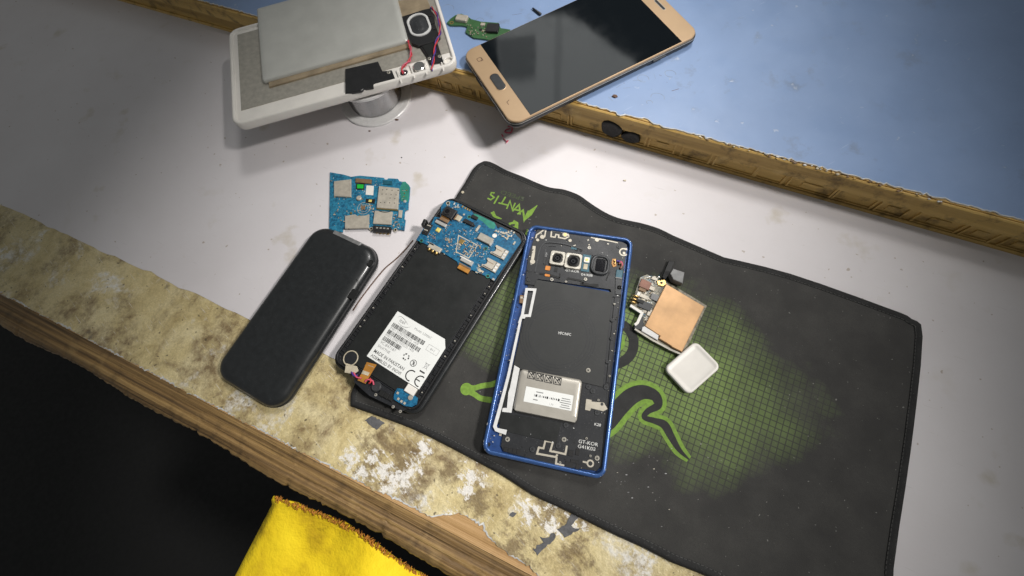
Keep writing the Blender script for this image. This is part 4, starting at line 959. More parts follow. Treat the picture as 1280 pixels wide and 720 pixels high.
# white sticker
lc = [it.L(497, 389, 9.9), it.L(551.5, 421, 9.9), it.L(558.5, 430.5, 9.9), it.L(525, 487, 9.9), it.L(458, 445.5, 9.9)]
x0 = (lc[0][0] + lc[4][0]) / 2; x1 = (lc[2][0] + lc[3][0]) / 2; yt = (lc[0][1] + lc[1][1]) / 2; yb = (lc[4][1] + lc[3][1]) / 2
LW, LH = x1 - x0, yt - yb
SZ = 9.78
def f(b):
    b.prism([(x0, yb), (x1, yb), (x1, yt - LH * .14), (x1 - LW * .085, yt), (x0, yt)], SZ - .04, SZ + .1, 'label_paper', .03)
    z = SZ + .106; X = lambda t: x0 + LW * t; Y = lambda t: yb + LH * t
    r = random.Random(9)
    b.stroke([(X(.06), Y(.90)), (X(.10), Y(.945)), (X(.18), Y(.93)), (X(.27), Y(.88))], [.15, .35, .3, .15], z, 'grey_ink', sm=5)
    b.stroke([(X(.12), Y(.82)), (X(.20), Y(.80)), (X(.28), Y(.82)), (X(.33), Y(.87))], [.15, .3, .3, .1], z, 'grey_ink', sm=5)
    b.text('itel', X(.115), Y(.845), 4.0, z, 'grey_ink')
    b.text('Model: L5006C', X(.40), Y(.865), 2.35, z, 'grey_ink')
    def bars(x, y, w, h):
        q = x
        while q < x + w:
            t = r.choice([.2, .25, .3, .5, .65]); b.box(q + t / 2, y + h / 2, t, h, z - .01, z, 'ink'); q += t + r.choice([.18, .2, .3, .4])
    bars(X(.055), Y(.695), LW * .61, LH * .085); b.text('IMEI1:359827093235 1428', X(.055), Y(.645), 2.25, z, 'grey_ink', wide=1.0)
    bars(X(.055), Y(.545), LW * .61, LH * .085); b.text('IMEI2:359827093235 1436', X(.055), Y(.495), 2.25, z, 'grey_ink', wide=1.0)
    bars(X(.055), Y(.395), LW * .34, LH * .085); b.text('VC:847187', X(.055), Y(.325), 2.9, z, 'grey_ink')
    b.text('SN:KTNE', X(.055), Y(.245), 2.6, z, 'grey_ink')
    b.text('MADE IN PAKISTAN', X(.05), Y(.125), 3.3, z, 'ink', wide=.88, bold=.03); b.text('ASSEMBLED BY INOVI', X(.05), Y(.03), 3.1, z, 'ink', wide=.86, bold=.02)
    b.stroke(rr(X(.845), Y(.715), LW * .20, LH * .115, .2, 2), .18, z, 'grey_ink', close=True); b.text('8+1', X(.845), Y(.69), 2.3, z, 'grey_ink', align='CENTER')
    cx, cy = X(.545), Y(.36)                                     # recycling arrows
    for k in range(3):
        a0 = 90 + 120 * k; b.stroke(arc(cx, cy, 2.0, a0 + 12, a0 + 48, 5), .95, z, 'ink'); b.stroke(arc(cx, cy, 2.0, a0 + 66, a0 + 100, 5), [1.2, 1.1, .9, .6, .4, .1], z, 'ink')
    cx, cy = X(.70), Y(.335); b.stroke(circ(cx, cy, 2.15, 28), .42, z, 'ink', close=True)
    b.stroke([(cx - 1.0, cy + .8), (cx + .3, cy + 1.0), (cx + .2, cy - .4), (cx - .6, cy - 1.4)], .5, z, 'ink'); b.stroke([(cx + .3, cy + .6), (cx + 1.0, cy - .6)], .45, z + .002, 'ink'); b.stroke([(cx - 1.5, cy + 1.5), (cx + 1.5, cy - 1.5)], .35, z + .004, 'ink')
    cx, cy = X(.90), Y(.41)                                      # crossed bin
    b.stroke([(cx - 1.3, cy + 1.5), (cx - .9, cy - 1.6), (cx + .8, cy - 1.6), (cx + 1.2, cy + 1.5)], .2, z, 'grey_ink'); b.stroke([(cx - 1.6, cy + 1.6), (cx + 1.6, cy + 1.7)], .3, z, 'grey_ink')
    b.stroke([(cx - 1.8, cy + 2.3), (cx + 1.8, cy - 2.4)], .2, z + .002, 'grey_ink'); b.stroke([(cx + 1.8, cy + 2.3), (cx - 1.8, cy - 2.4)], .2, z + .004, 'grey_ink')
    b.box(cx - .3, Y(.285), 4.0, 1.0, z - .01, z + .001, 'ink')
    b.stroke(arc(X(.775), Y(.125), 3.5, 70, 290), .8, z, 'ink'); b.stroke(arc(X(.945), Y(.125), 3.5, 72, 288), .8, z, 'ink'); b.stroke([(X(.945) - 3.3, Y(.125)), (X(.945) - .1, Y(.125))], .75, z + .003, 'ink')
one(f, 'sticker', it.o)
# lower end
def f(b):
    b.prism([I3(*q, 9) for q in ((60, 330), (110, 350), (440, 545), (430, 640), (330, 690), (120, 590), (20, 500))], 8.1, 8.4, 'charcoal')
    for i in range(5): b.stroke([I3(183 + 26 * i, 408 + 15 * i, 9), I3(150 + 26 * i, 475 + 15 * i, 9)], .9, 9.2, 'deep_black' if i % 2 else 'black_plastic', .9)
    for q in ((198, 575), (228, 590), (258, 606)): b.box(*I3(*q, 9.4), 3.6, 3.2, 8, 9.6, 'deep_black', 0, .3)
one(f, 'lower_tray', it.o)
x, y = I3(164, 530, 10); one(lambda b: b.cyl(x, y, 3.4, 8, 10.2, 'dark_grey', 24, .6), 'rubber_boot', it.o)
x, y = I3(2, 348, 10); one(lambda b: b.cyl(x, y, 5.6, 8, 9.9, 'charcoal', 28, .4).ring(circ(x, y, 5.3, 30), circ(x, y, 4.6, 30), 9.8, 10.3, 'beige_pad', .1), 'vibration_motor', it.o)
def f(b):
    b.prism([I3(*q, 10.2) for q in ((104, 372), (168, 390), (128, 455), (96, 512), (44, 490), (76, 436))], 9.8, 10.05, 'orange_flex', .05)
    b.prism([I3(*q, 10.4) for q in ((80, 425), (122, 440), (112, 462), (70, 448))], 10.0, 10.4, 'beige_pad', .1); b.prism([I3(*q, 10.4) for q in ((-30, 380), (40, 400), (50, 430), (20, 450), (-40, 440))], 9.6, 10.0, 'beige_pad', .1)
    b.stroke([I3(*q, 10.3) for q in ((112, 392), (150, 405))], .3, 10.1, 'trace')
one(f, 'charging_flex', it.o)
def f(b):
    for pl, mt in ((((92, 500), (112, 486), (142, 494), (150, 520)), 'pink'), (((6, 436), (24, 462), (46, 456)), 'violet_wire'), (((118, 510), (132, 500), (126, 478)), 'red_wire'), (((20, 440), (40, 470), (70, 476)), 'pink')):
        b.tube([(*I3(*q, 10.6), 10.4 + .5 * (k % 2)) for k, q in enumerate(pl)], .55, mt, 7, sm=4)
one(f, 'loose_wires', it.o)
sbp = pol('sub_board', it.o, lambda x, y, z: I3(x, y, 10.4), ((300, 540), (350, 548), (432, 602), (424, 646), (392, 662), (345, 655), (275, 612), (280, 575)), 9.0, 10.2, 'pcb_blue', .1)
x, y = I3(386, 552, 11.4); one(lambda b: b.box(x, y, 7.6, 5.2, 9.5, 11.6, 'white_plastic', 0, .4), 'white_connector', sbp)
x, y = I3(384, 602, 11); one(lambda b: b.cyl(x, y, 1.7, 10.1, 11, 'steel', 16, .3), 'silver_contact', sbp)
for q in ((308, 610), (328, 626), (348, 638), (304, 572)): x, y = I3(*q, 10.4); chip(sbp, x, y, 10.15, 1.5, 1.5, .5, 'trace', name='solder_pad')
for q in ((160, 583), (318, 690), (272, 660)): screw(it.o, *I3(*q, 9.3), 8.3, 1.0)
# ================================================================== BLUE PHONE
bx, by, BAng = 11.2, 63.8, -11.5
bp = Thing('blue_phone', 'blue framed phone with its back glass removed, twin cameras and silver battery bared', 'phone', bx, by, MZ + .2, BAng)
d2 = crop(650, 270, 8); d4 = crop(600, 440, 4.235); d6 = crop(640, 260, 3.27)
FT = 8.7
B2 = lambda x, y, z=7.6: bp.L(*d2(x, y), z)
B4 = lambda x, y, z=7.6: bp.L(*d4(x, y), z)
B6 = lambda x, y, z=7.6: bp.L(*d6(x, y), z)
BP = lambda x, y, z=7.6: bp.L(x, y, z)
PW, PL = 76.6, 161.6
def f(b):
    A = rr(0, 0, PW, PL, 6.8, 9)
    b.loft([(inset(A, 2.6), 0), (inset(A, .8), 1.0), (A, 3.0), (A, 5.4), (inset(A, .35), 6.7), (inset(A, .35), 6.95), (inset(A, .1), 7.15), (inset(A, .25), 8.0), (inset(A, .9), 8.5), (inset(A, 1.5), FT), (inset(A, 2.2), FT), (inset(A, 2.7), FT - .4), (inset(A, 2.9), 6.4), (inset(A, 3.2), 5.6)], 'blue_metal', smooth=True, cap=False)
    r = random.Random(14)                                        # nicks where the finish has worn to metal
    for i in range(70):
        k = r.randrange(len(A)); p, q_ = A[k - 1], A[k]; t = r.random(); x, y = p[0] + (q_[0] - p[0]) * t, p[1] + (q_[1] - p[1]) * t; s_ = 1 - .75 / max(abs(x) / (PW / 2), abs(y) / (PL / 2)) / 60
        l = r.uniform(.3, 1.6); b.box(x * s_, y * s_, .35 if abs(x) > PW / 2 - 3 else l, l if abs(x) > PW / 2 - 3 else .35, 8.0, 8.32, r.choice(['bright_steel', 'grey_plastic']), 0)
fr = one(f, 'frame', bp.o)
one(lambda b: b.prism(rr(0, 0, PW - 6, PL - 6, 4.4, 5), 4.2, 5.7, 'blue_inner'), 'inner_tray', bp.o)
for yq in (28, 12): one(lambda b: b.prism(rr(-PW / 2 - .15, yq + 6, 1.0, 9, .4, 3), 3.2, 5.0, 'blue_metal', .2), 'side_button', bp.o)
one(lambda b: b.prism(rr(PW / 2 + .15, 20, 1.0, 11, .4, 3), 3.2, 5.0, 'blue_metal', .2), 'side_button', bp.o)
# black plates
tc = [BP(*q, 7.2) for q in ((671, 287), (676, 283.5), (688, 286), (720, 291.5), (750, 297), (779, 302.5), (784, 306), (781, 330), (775, 372), (765, 371), (763, 362), (672, 349), (670, 357), (656, 355), (660, 320))]
top_c = one(lambda b: b.prism(tc, 5.6, 7.2, 'charcoal', .2), 'upper_cover', bp.o)
rp = [BP(*q, 7.2) for q in ((781, 330), (775.5, 372), (763, 463), (759, 487), (751.5, 582), (746, 589), (727, 586.5), (690, 581), (650, 570), (629, 564.5), (626, 557), (628.5, 542), (634, 541), (636.5, 530), (624, 527), (641, 460), (727.5, 477.5), (757, 484), (768, 372))]
low_c = one(lambda b: b.prism(rp, 5.6, 7.0, 'charcoal', .2), 'lower_cover', bp.o)
cs = [BP(*q, 7.5) for q in ((669.5, 352), (671, 349.5), (700, 354), (766, 365.5), (757.5, 441), (753.5, 484), (728, 478), (690, 470), (641.5, 459.5), (655, 400))]
one(lambda b: b.prism([BP(*q, 6.8) for q in ((661, 352), (777, 368), (765, 463), (753, 585), (700, 577), (630, 562), (641, 470))], 5.5, 6.55, 'charcoal'), 'middle_plate', bp.o)
coil = one(lambda b: b.prism(cs, 7.05, 7.5, 'coil_sheet', .1), 'charging_coil_sheet', bp.o)
def f(b):
    x, y = BP(697, 420, 7.5)
    for k, r_ in enumerate((19.5, 21.5, 23.5, 25.2)): b.stroke(circ(x, y, r_, 60), .5, 7.515 + .001 * k, 'charcoal', close=True)
    x, y = BP(697.5, 417.6, 7.5); a = math.radians(2)
    b.text('MFC/NFC', x, y, 2.6, 7.53, 'white_print', a, wide=.8, bold=.03)
one(f, 'coil_print', coil)
# camera block
def camera(cx, cy, w, h, hole, rd):
    x, y = B2(cx, cy, 9.0); A = rr(x, y, w, h, 1.6, 6); Bq = rr(x, y, hole, hole, hole * .32, 6)
    o = one(lambda b: b.loft([(A, 6.8), (A, 8.7), (inset(A, .3), 9.0), (inset(Bq, -.5), 9.0), (Bq, 8.7), (Bq, 7.6)], 'steel', cap=False, base=False), 'camera_module', bp.o, bevel=0)
    one(lambda b: b.loft([(Bq, 7.4), (Bq, 8.0)], 'black_plastic').loft([(circ(x, y, rd, 28), 7.9), (circ(x, y, rd, 28), 8.7), (circ(x, y, rd - .5, 28), 8.85), (circ(x, y, rd - .9, 28), 8.5)], 'deep_black', cap=False, base=False).flat(circ(x, y, rd - .85, 28), 8.45, 'lens').ring(circ(x, y, 1.3, 20), circ(x, y, 1.05, 20), 8.46, 8.5, 'dark_grey'), 'lens', o)
camera(374, 418, 10.6, 10.8, 7.0, 3.1); camera(533, 448, 11.8, 11.8, 8.6, 3.7)
def f(b):                                                        # raised lip round the camera block
    P = [B2(*q, 7.6) for q in ((150, 560), (190, 360), (225, 290), (275, 262), (420, 275), (520, 300), (620, 330))]; b.stroke(P, .9, 7.75, 'dark_grey', .6, sm=5)
    P = [B2(*q, 7.6) for q in ((238, 470), (252, 350), (285, 300), (330, 296), (360, 300))]; b.stroke(P, .6, 7.6, 'dark_grey', .5, sm=5)
    b.box(*B2(255, 440, 7.4), 1.6, 8, 7.1, 7.5, 'black_plastic', 0, .2)
one(f, 'camera_surround', top_c)
x, y = B2(660, 470, 7.6); fb = one(lambda b: b.box(x, y, 5.8, 13.2, 7.0, 7.6, 'teal', 0, .15), 'flash_board', bp.o)
x, y = B2(668, 437, 8.4); one(lambda b: b.prism(rr(x, y, 3.9, 4.2, .6, 4), 7.5, 8.3, 'white_plastic', .2).cyl(x, y, 1.1, 8.2, 8.42, 'yellow_led', 14, .1), 'flash_led', fb)
x, y = B2(655, 505, 8); one(lambda b: b.box(x, y, 3.0, 4.2, 7.5, 8.0, 'beige_pad', 0, .2), 'heart_rate_sensor', fb)
x, y = B2(800, 487, 8.4); ov = one(lambda b: b.loft([(rr(x, y, 13.6, 15.2, 5.6, 8), 6.9), (rr(x, y, 13.4, 15.0, 5.5, 8), 8.4), (rr(x, y, 12.2, 13.8, 5.0, 8), 9.0), (rr(x, y, 9.8, 11.8, 3.6, 8), 8.8), (rr(x, y, 9.0, 11.0, 3.2, 8), 7.8)], 'dark_grey', smooth=True, cap=False, base=False), 'fingerprint_sensor', bp.o)
one(lambda b: b.prism(rr(x, y, 9.1, 11.1, 3.2, 8), 7.2, 7.9, 'black_plastic').prism(rr(x + .3, y - .1, 6.6, 9.6, 1.2, 5), 7.8, 8.3, 'lens', .15), 'sensor_pad', ov)
# antenna traces and contact dots
def f(b):
    z = 7.26
    def st(w, *pl): b.stroke([B2(*q, 7.3) for q in pl], w, z + .03 * random.random(), 'trace', .12)
    st(1.0, (158, 222), (165, 190), (240, 138), (258, 142), (246, 208), (222, 212))
    st(1.0, (488, 206), (482, 183), (440, 172), (402, 156), (316, 147), (310, 206), (350, 212), (360, 184), (388, 190), (386, 214), (450, 226), (490, 206))
    st(.8, (708, 212), (770, 228), (880, 246), (980, 268)); st(.8, (772, 238), (800, 228), (860, 240))
    x, y = B2(1036, 360, 7.3); b.stroke(arc(x, y, 2.7, 45, 330, 18), 1.0, z, 'trace', .12); st(1.0, (1040, 326), (1070, 330))
    st(2.2, (142, 300), (134, 380), (122, 450))
    for q, r_ in (((222, 210), 1.7), ((176, 240), 1.2), ((450, 186), 2.0), ((500, 245), 1.3), ((770, 238), 1.6), ((1040, 372), 1.1), ((125, 456), 1.9), ((690, 288), .6)):
        b.cyl(*B2(*q, 7.4), r_, 7.2, 7.55 + .01 * r_, 'trace', 18, .15)
    b.cyl(*B2(452, 186, 7.6), 1.2, 7.5, 7.75, 'gold', 14, .1)
one(f, 'antenna_traces', top_c)
def f(b):
    z = 7.06
    def st(w, *pl): b.stroke([B4(*q, 7.1) for q in pl], w, z + .03 * random.random(), 'trace', .12)
    st(1.15, (385, 528), (372, 524), (386, 477), (346, 470), (336, 510), (311, 506), (302, 538), (402, 556), (410, 542))
    st(1.15, (385, 526), (452, 541), (460, 496)); st(1.15, (406, 556), (402, 590), (446, 602))
    pass
one(f, 'antenna_trace', low_c)
def f(b):
    z = 7.06
    def st(w, *pl): b.stroke([B4(*q, 7.1) for q in pl], w, z + .03 * random.random(), 'trace', .12)
    x, y = B4(584, 590, 7.1); b.stroke(circ(x, y, 1.75, 18), .9, z, 'trace', .12, close=True); st(1.0, (544, 580), (566, 586))
    pass
one(f, 'antenna_trace', low_c)
def f(b):
    b.prism([B4(*q, 7.2) for q in ((562, 248), (592, 254), (590, 262), (656, 268), (676, 302), (652, 314), (588, 298), (582, 312), (556, 306))], 7.0, 7.3, 'trace', .06); b.cyl(*B4(646, 276, 7.4), .9, 7.25, 7.5, 'dark_grey', 12)
one(f, 'ground_bracket', low_c)
def f(b):
    a = math.radians(1.5)
    for t, q, s_, o_ in (('GT-KOR', (452, 550), 2.6, 0), ('G41K08', (608, 592), 2.4, 0)): b.text(t, *B2(*q, 7.3), s_, 7.24, 'white_print', a, wide=1.0, bold=.03)
    x, y = B2(268, 410, 7.3); b.text('K04', x, y, 2.0, 7.54, 'grey_print', math.pi / 2, bold=.02)
one(f, 'printed_codes', top_c)
def f(b):
    a = math.radians(1)
    for t, q, s_ in (('GT-KOR', (520, 480), 2.9), ('G41K08', (516, 506), 2.9), ('K28', (604, 388), 2.3)): b.text(t, *B4(*q, 7.1), s_, 7.04, 'white_print', a, wide=1.1, bold=.02)
one(f, 'printed_codes', low_c)
def f(b):                                                        # slots in the plates
    def st(w, *pl): b.stroke([B2(*q, 7.3) for q in pl], w, 7.56, 'deep_black', .3)
    st(1.5, (196, 574), (300, 590), (398, 622)); st(.8, (395, 622), (402, 575)); st(1.3, (458, 660), (484, 622), (622, 650)); st(1.7, (604, 668), (700, 690), (784, 692)); st(1.0, (640, 640), (625, 678))
    st(.8, (862, 640), (895, 560)); b.box(*B2(358, 538, 7.4), 2.4, 3.2, 7.1, 7.4, 'deep_black')
    for q in ((566, 338), (612, 344)): b.cyl(*B2(*q, 7.4), 1.2, 7.1, 7.35, 'deep_black', 14)
    b.box(*B2(540, 320, 7.5), 4.4, 2.2, 7.1, 7.4, 'teal', 0, .2); b.box(*B2(535, 298, 7.5), 3.4, .7, 7.1, 7.5, 'trace', .5)
one(f, 'cover_slots', top_c)
for q, w, h in (((277, 520), 3.6, 3.4), ((273, 592), 3.8, 1.9)): x, y = B2(*q, 7.6); one(lambda b: b.prism(rr(x, y, w, h, .7, 4), 7.1, 7.62, 'orange', .15), 'orange_seal', bp.o)
x, y = B2(205, 568, 7.4); chip(bp.o, x, y, 7.18, 1.0, .8, .3, 'violet_wire', name='small_component')
def f(b):
    b.prism([B2(*q, 7.8) for q in ((925, 425), (960, 425), (965, 500), (930, 510), (915, 470))], 7.1, 7.5, 'orange_flex', .1)
    for pl, mt in ((((938, 440), (955, 455), (945, 480)), 'gold'), (((962, 452), (985, 450), (1000, 465)), 'violet_wire'), (((985, 480), (1010, 470), (1018, 500), (1000, 525)), 'red_chip'), (((1000, 455), (1018, 470), (1020, 500)), 'pink')):
        b.tube([(*B2(*q, 7.9), 7.8) for q in pl], .75, mt, 7, sm=3)
one(f, 'copper_contacts', bp.o)
x, y = B2(992, 580, 8); one(lambda b: b.box(x, y, 4.6, 6.4, 7.1, 8.0, 'teal', 0, .3).box(x, y - 3.0, 4.4, .9, 7.9, 8.1, 'grey_plastic'), 'side_connector', bp.o)
one(lambda b: b.prism([B2(*q, 7.6) for q in ((955, 615), (1025, 625), (1012, 790), (950, 782))], 7.0, 7.7, 'dark_grey', .2), 'side_bracket', bp.o)
# white adhesive frame along the left
def f(b):
    b.stroke([B6(*q, 7.7) for q in ((60, 332), (94, 334), (72, 440), (42, 440))], 1.9, 7.75, 'white_foam', .5, close=True)
    b.prism([B6(*q, 7.7) for q in ((38, 432), (58, 440), (52, 452), (40, 452), (30, 470), (24, 470))], 7.2, 7.7, 'white_foam', .05)
    ln = [BP(651.5, 396, 7.7), BP(635.5, 470, 7.7), BP(625, 510, 7.7), BP(618.5, 533, 7.7), BP(620.5, 537, 7.7), BP(633, 540.5, 7.7)]
    b.stroke(ln, [1.6, 1.9, 2.2, 2.2, 2.2, 3.0], 7.72, 'white_foam', .5)
    b.prism([B4(*q, 7.7) for q in ((182, 70), (210, 86), (196, 170), (166, 322), (116, 316), (120, 296), (142, 296), (150, 212), (158, 190))], 7.2, 7.74, 'white_foam', .06)
one(f, 'white_adhesive_frame', bp.o)
one(lambda b: b.prism([BP(*q, 7.3) for q in ((654, 403), (660.5, 404), (624, 529), (619, 530), (640, 462))], 6.4, 7.35, 'matte_black', .1), 'side_strip', bp.o)
one(lambda b: b.prism([B6(*q, 7.3) for q in ((58, 345), (84, 345), (66, 432), (48, 432))], 6.4, 7.3, 'grey_plastic' if 0 else 'dark_grey', .1), 'adhesive_window', bp.o)
x, y = B6(38, 372, 7.8); one(lambda b: b.box(x, y, 2.6, 6, 6.6, 7.9, 'brown_chip', .1, .3).box(x, y + 1, 1.6, 1.4, 7.8, 8.1, 'trace'), 'side_key_flex', bp.o)
# silver battery pack
q = [BP(651.5, 460.5, 9.2), BP(727.5, 475.5, 9.2), BP(720.5, 530, 9.2), BP(640.5, 511.5, 9.2)]
qx = sum(p[0] for p in q) / 4; qy = sum(p[1] for p in q) / 4; qw = (math.dist(q[0], q[1]) + math.dist(q[2], q[3])) / 2; qh = (math.dist(q[1], q[2]) + math.dist(q[3], q[0])) / 2
def f(b):
    P = rr(qx, qy, qw, qh, 2.4, 6, math.radians(.5))
    D = lambda d: rri(qx, qy, qw, qh, 2.4, d, 6, math.radians(.5))
    b.loft([(P, 6.8), (D(-.1), 8.2), (D(.5), 9.0), (D(1.6), 9.35), (D(4), 9.4)], 'pouch_beige', smooth=True)
    b.box(qx + .3, qy - qh / 2 + 2.0, qw - 2, 3.6, 9.2, 9.44, 'pouch_beige', 0, .1)
bat = one(f, 'battery', bp.o)
one(lambda b: b.ring(rr(qx, qy, qw + 2.2, qh + 2.2, 3, 6), rr(qx, qy, qw - .4, qh - .4, 2.3, 6), 7.0, 7.12, 'deep_black'), 'battery_gap', bp.o)
def f(b):
    lx, ly = B4(362, 246, 9.5); a = math.radians(0)
    w, h = 30.5, 9.6; b.box(lx, ly, w, h, 9.35, 9.52, 'label_paper', a, .03); z = 9.53; r = random.Random(6)
    b.text('1.7V', lx + 1, ly - 3.9, 1.7, z, 'grey_ink', wide=.9)
    x = lx - 9
    while x < lx + 8:
        t = r.choice([.25, .4, .7, 1.1]); b.box(x, ly + .3 - .0 * x, t, r.choice([1.1, 1.5]), z - .01, z, 'ink'); x += t + r.choice([.3, .5, .8])
    for k in range(5): b.box(lx + 11, ly - 3.6 + 1.35 * k, r.uniform(5, 7.5), .5, z - .01, z, 'grey_ink')
    b.box(lx - 8, ly - 2.4, 3, .6, z - .01, z, 'grey_ink'); b.box(lx - 6, ly + 2.6, 4.5, .6, z - .01, z, 'grey_ink')
one(f, 'battery_label', bat)
def f(b):
    r = random.Random(5)
    for k, q in enumerate(((273, 122), (317, 133), (363, 143), (410, 153))):
        x, y = B4(*q, 9.5); z = 9.46
        b.stroke(rect(x, y, 4.6, 4.6), .5, z, 'ink', close=True); b.stroke([(x - 2.2, y + 2.2), (x + 2.2, y - 2.2)], .5, z + .004, 'ink'); b.stroke([(x + 2.2, y + 2.2), (x - .2, y + .2)], .7, z + .007, 'ink')
        b.flat([(x - 1.7, y - 1.7), (x - .2, y - 1.5), (x - 1.2, y - .2)], z + .002, 'ink'); b.flat([(x + 1.8, y - .4), (x + .6, y + .8), (x - .4, y + 1.9), (x + 1.4, y + 1.7)], z + .003, 'ink')
one(f, 'warning_symbols', bat)
one(lambda b: b.prism([B4(*q, 7.3) for q in ((116, 322), (430, 374), (404, 482), (98, 412))], 6.9, 7.25, 'matte_black', .08), 'dark_film', bp.o)
for i in range(4): one(lambda b: b.box(*B4(134 + 23 * i, 516 + 4 * i, 7.4), 2.2, 2.6, 6.9, 7.3, 'deep_black', 0, .1), 'spring_contact', low_c)
for q, w, h in (((480, 536), 3, 3.4), ((516, 530), 2.4, 3.6), ((470, 600), 5, 4), ((515, 610), 2.0, 4), ((500, 580), 5, 2.0)): one(lambda b: b.box(*B4(*q, 7.4), w, h, 6.9, 7.25, 'deep_black', 0, .15), 'socket', low_c)
one(lambda b: b.cyl(*B4(44, 490, 6), 1.3, 5.5, 5.9, 'deep_black', 16, .1), 'stylus_hole', bp.o)
one(lambda b: b.box(*B4(108, 434, 6.2), 1.6, 2.4, 5.6, 6.3, 'trace', 0, .2), 'small_tab', bp.o)
for q in ((318, 635), (655, 632), (693, 316), (460, 656)): screw(bp.o, *B2(*q, 7.7), 7.45 if q[1] > 600 else 7.15, 1.25 if q[0] != 460 else .8)
for q in ((573, 97), (145, 462), (445, 463), (620, 562)): screw(bp.o, *B4(*q, 7.7), 7.45 if q[1] < 200 else 7.0, 1.5)
for q in ((574, 184), (597, 206), (668, 186), (620, 320), (455, 386), (414, 497), (277, 515)): screw(bp.o, *B4(*q, 7.5), 7.0, 1.7, 'dark_grey')
for q in ((98, 542), (993, 716), (985, 305), (85, 640)): screw(bp.o, *B2(*q, 7.5), 7.2, 1.3 if q[0] != 993 else 1.7, 'steel' if q[0] == 993 else 'dark_grey')
for q in ((772, 340), (770, 362), (768, 380), (762, 470), (748, 500), (738, 570), (733, 548), (700, 578), (676, 292), (735, 300), (760, 305), (664, 330)): screw(bp.o, *BP(*q, 7.4), 7.1, .75, 'steel')
for q in ((765, 400), (764.5, 423), (759, 452)): screw(bp.o, *BP(*q, 7.4), 7.0, 1.2, 'dark_grey')
def f(b):                                                        # crumbs of old adhesive and dust in the phone, pale ones painted in as small glints
    r = random.Random(15)
    for i in range(150):
        if i % 3: x = r.choice([-1, 1]) * (PW / 2 - r.uniform(3.2, 7)); y = r.uniform(-PL / 2 + 4, PL / 2 - 4); z = 5.8 if abs(x) > PW / 2 - 4.5 else 7.3
        else: x = r.uniform(-PW / 2 + 6, PW / 2 - 6); y = r.choice([1, -1]) * (PL / 2 - r.uniform(3.4, 26)); z = 7.3
        l = r.uniform(.15, .6); a = r.random() * 3
        b.prism([(x + l * math.cos(a + q), y + l * r.uniform(.3, 1) * math.sin(a + q)) for q in (0, 1.3, 2.6, 3.6, 5)], z - .3, z + .15, r.choice(['grey_plastic', 'trace', 'grey_print', 'white_print', 'dark_grey', 'deep_black', 'deep_black']))
o = one(f, 'residue_and_glints', bp.o); o['kind'] = 'stuff'
# ================================================================== LOGIC BOARD (right)
cl = crop(770, 320, 4.24)
x, y = at(822, 388, 5); lg = Thing('logic_board', 'loose phone logic board with orange copper shield on the green grid', 'circuit board', x, y, MZ + .3, -28)
LB = lambda x, y, z=3: lg.L(*cl(x, y), z)
lgb = one(lambda b: b.prism([LB(*q, 2) for q in ((165, 96), (246, 138), (268, 132), (484, 262), (360, 526), (292, 496), (140, 405), (96, 384), (112, 350), (136, 302), (76, 262), (84, 238), (100, 200), (128, 112))], 0, 1.6, 'pcb_grey', .1), 'board', lg.o)
one(lambda b: b.prism([LB(*q, 3.4) for q in ((266, 146), (470, 268), (350, 508), (296, 482), (292, 476), (226, 436), (234, 424), (152, 370))], 1.5, 3.4, 'copper', .4), 'copper_shield', lg.o)
one(lambda b: b.prism([LB(*q, 3.6) for q in ((140, 376), (152, 370), (228, 418), (222, 446), (136, 396))], 1.4, 3.0, 'clear_white', .3), 'white_pad', lg.o)
one(lambda b: b.stroke([LB(*q, 3) for q in ((100, 386), (190, 442), (290, 496), (356, 524))], 1.2, 2.8, 'steel', 2.4), 'edge_rail', lg.o)
one(lambda b: b.stroke([LB(*q, 3) for q in ((76, 262), (138, 302), (114, 354), (100, 366))], 1.8, 3.2, 'white_plastic', 1.8), 'corner_rail', lg.o)
one(lambda b: b.prism([LB(*q, 3) for q in ((100, 352), (142, 318), (148, 360), (136, 392), (96, 384))], 1.5, 2.8, 'dark_grey', .3), 'corner_block', lg.o)
one(lambda b: b.prism([LB(*q, 3) for q in ((218, 130), (262, 124), (268, 148), (250, 160), (222, 152))], 1.5, 2.6, 'gold', .2).cyl(*LB(241, 142, 2.7), .9, 2.5, 2.65, 'deep_black', 14), 'screw_tab', lg.o)
def li(nm, q, w, h, z1, mt, rot=0): x, y = LB(*q, z1); one(lambda b: b.box(x, y, w, h, 1.5, z1, mt, rot, .2), nm, lgb)
li('red_chip', (155, 150), 7.4, 6.2, 3.2, 'red_chip'); li('red_chip', (140, 178), 5, 2.4, 2.8, 'brown_chip'); li('dark_chip', (155, 262), 9, 5.4, 2.9, 'dark_grey'); li('grey_chip', (205, 218), 5.2, 4.6, 2.8, 'grey_plastic'); li('dark_chip', (128, 240), 5, 2.2, 3.3, 'deep_black')
li('metal_chip', (190, 170), 4.2, 3.0, 2.8, 'dull_steel'); li('metal_chip', (150, 215), 6, 2.8, 2.6, 'dull_steel'); li('metal_chip', (205, 120), 4.2, 2.4, 2.6, 'dull_steel'); li('metal_chip', (180, 300), 3, 5, 2.6, 'dull_steel'); li('metal_chip', (120, 200), 2.2, 3, 3, 'white_plastic')
for q in ((102, 212), (94, 228), (88, 244)):
    x, y = LB(*q, 3); one(lambda b: b.tube([(x - 2.4, y - .4, 2.0), (x, y, 3.4), (x + 2.4, y + .6, 2.2)], .75, 'gold', 8, sm=4), 'contact_spring', lgb)
LBz = lambda x, y: LB(x, y, 1.8)
r = random.Random(77)
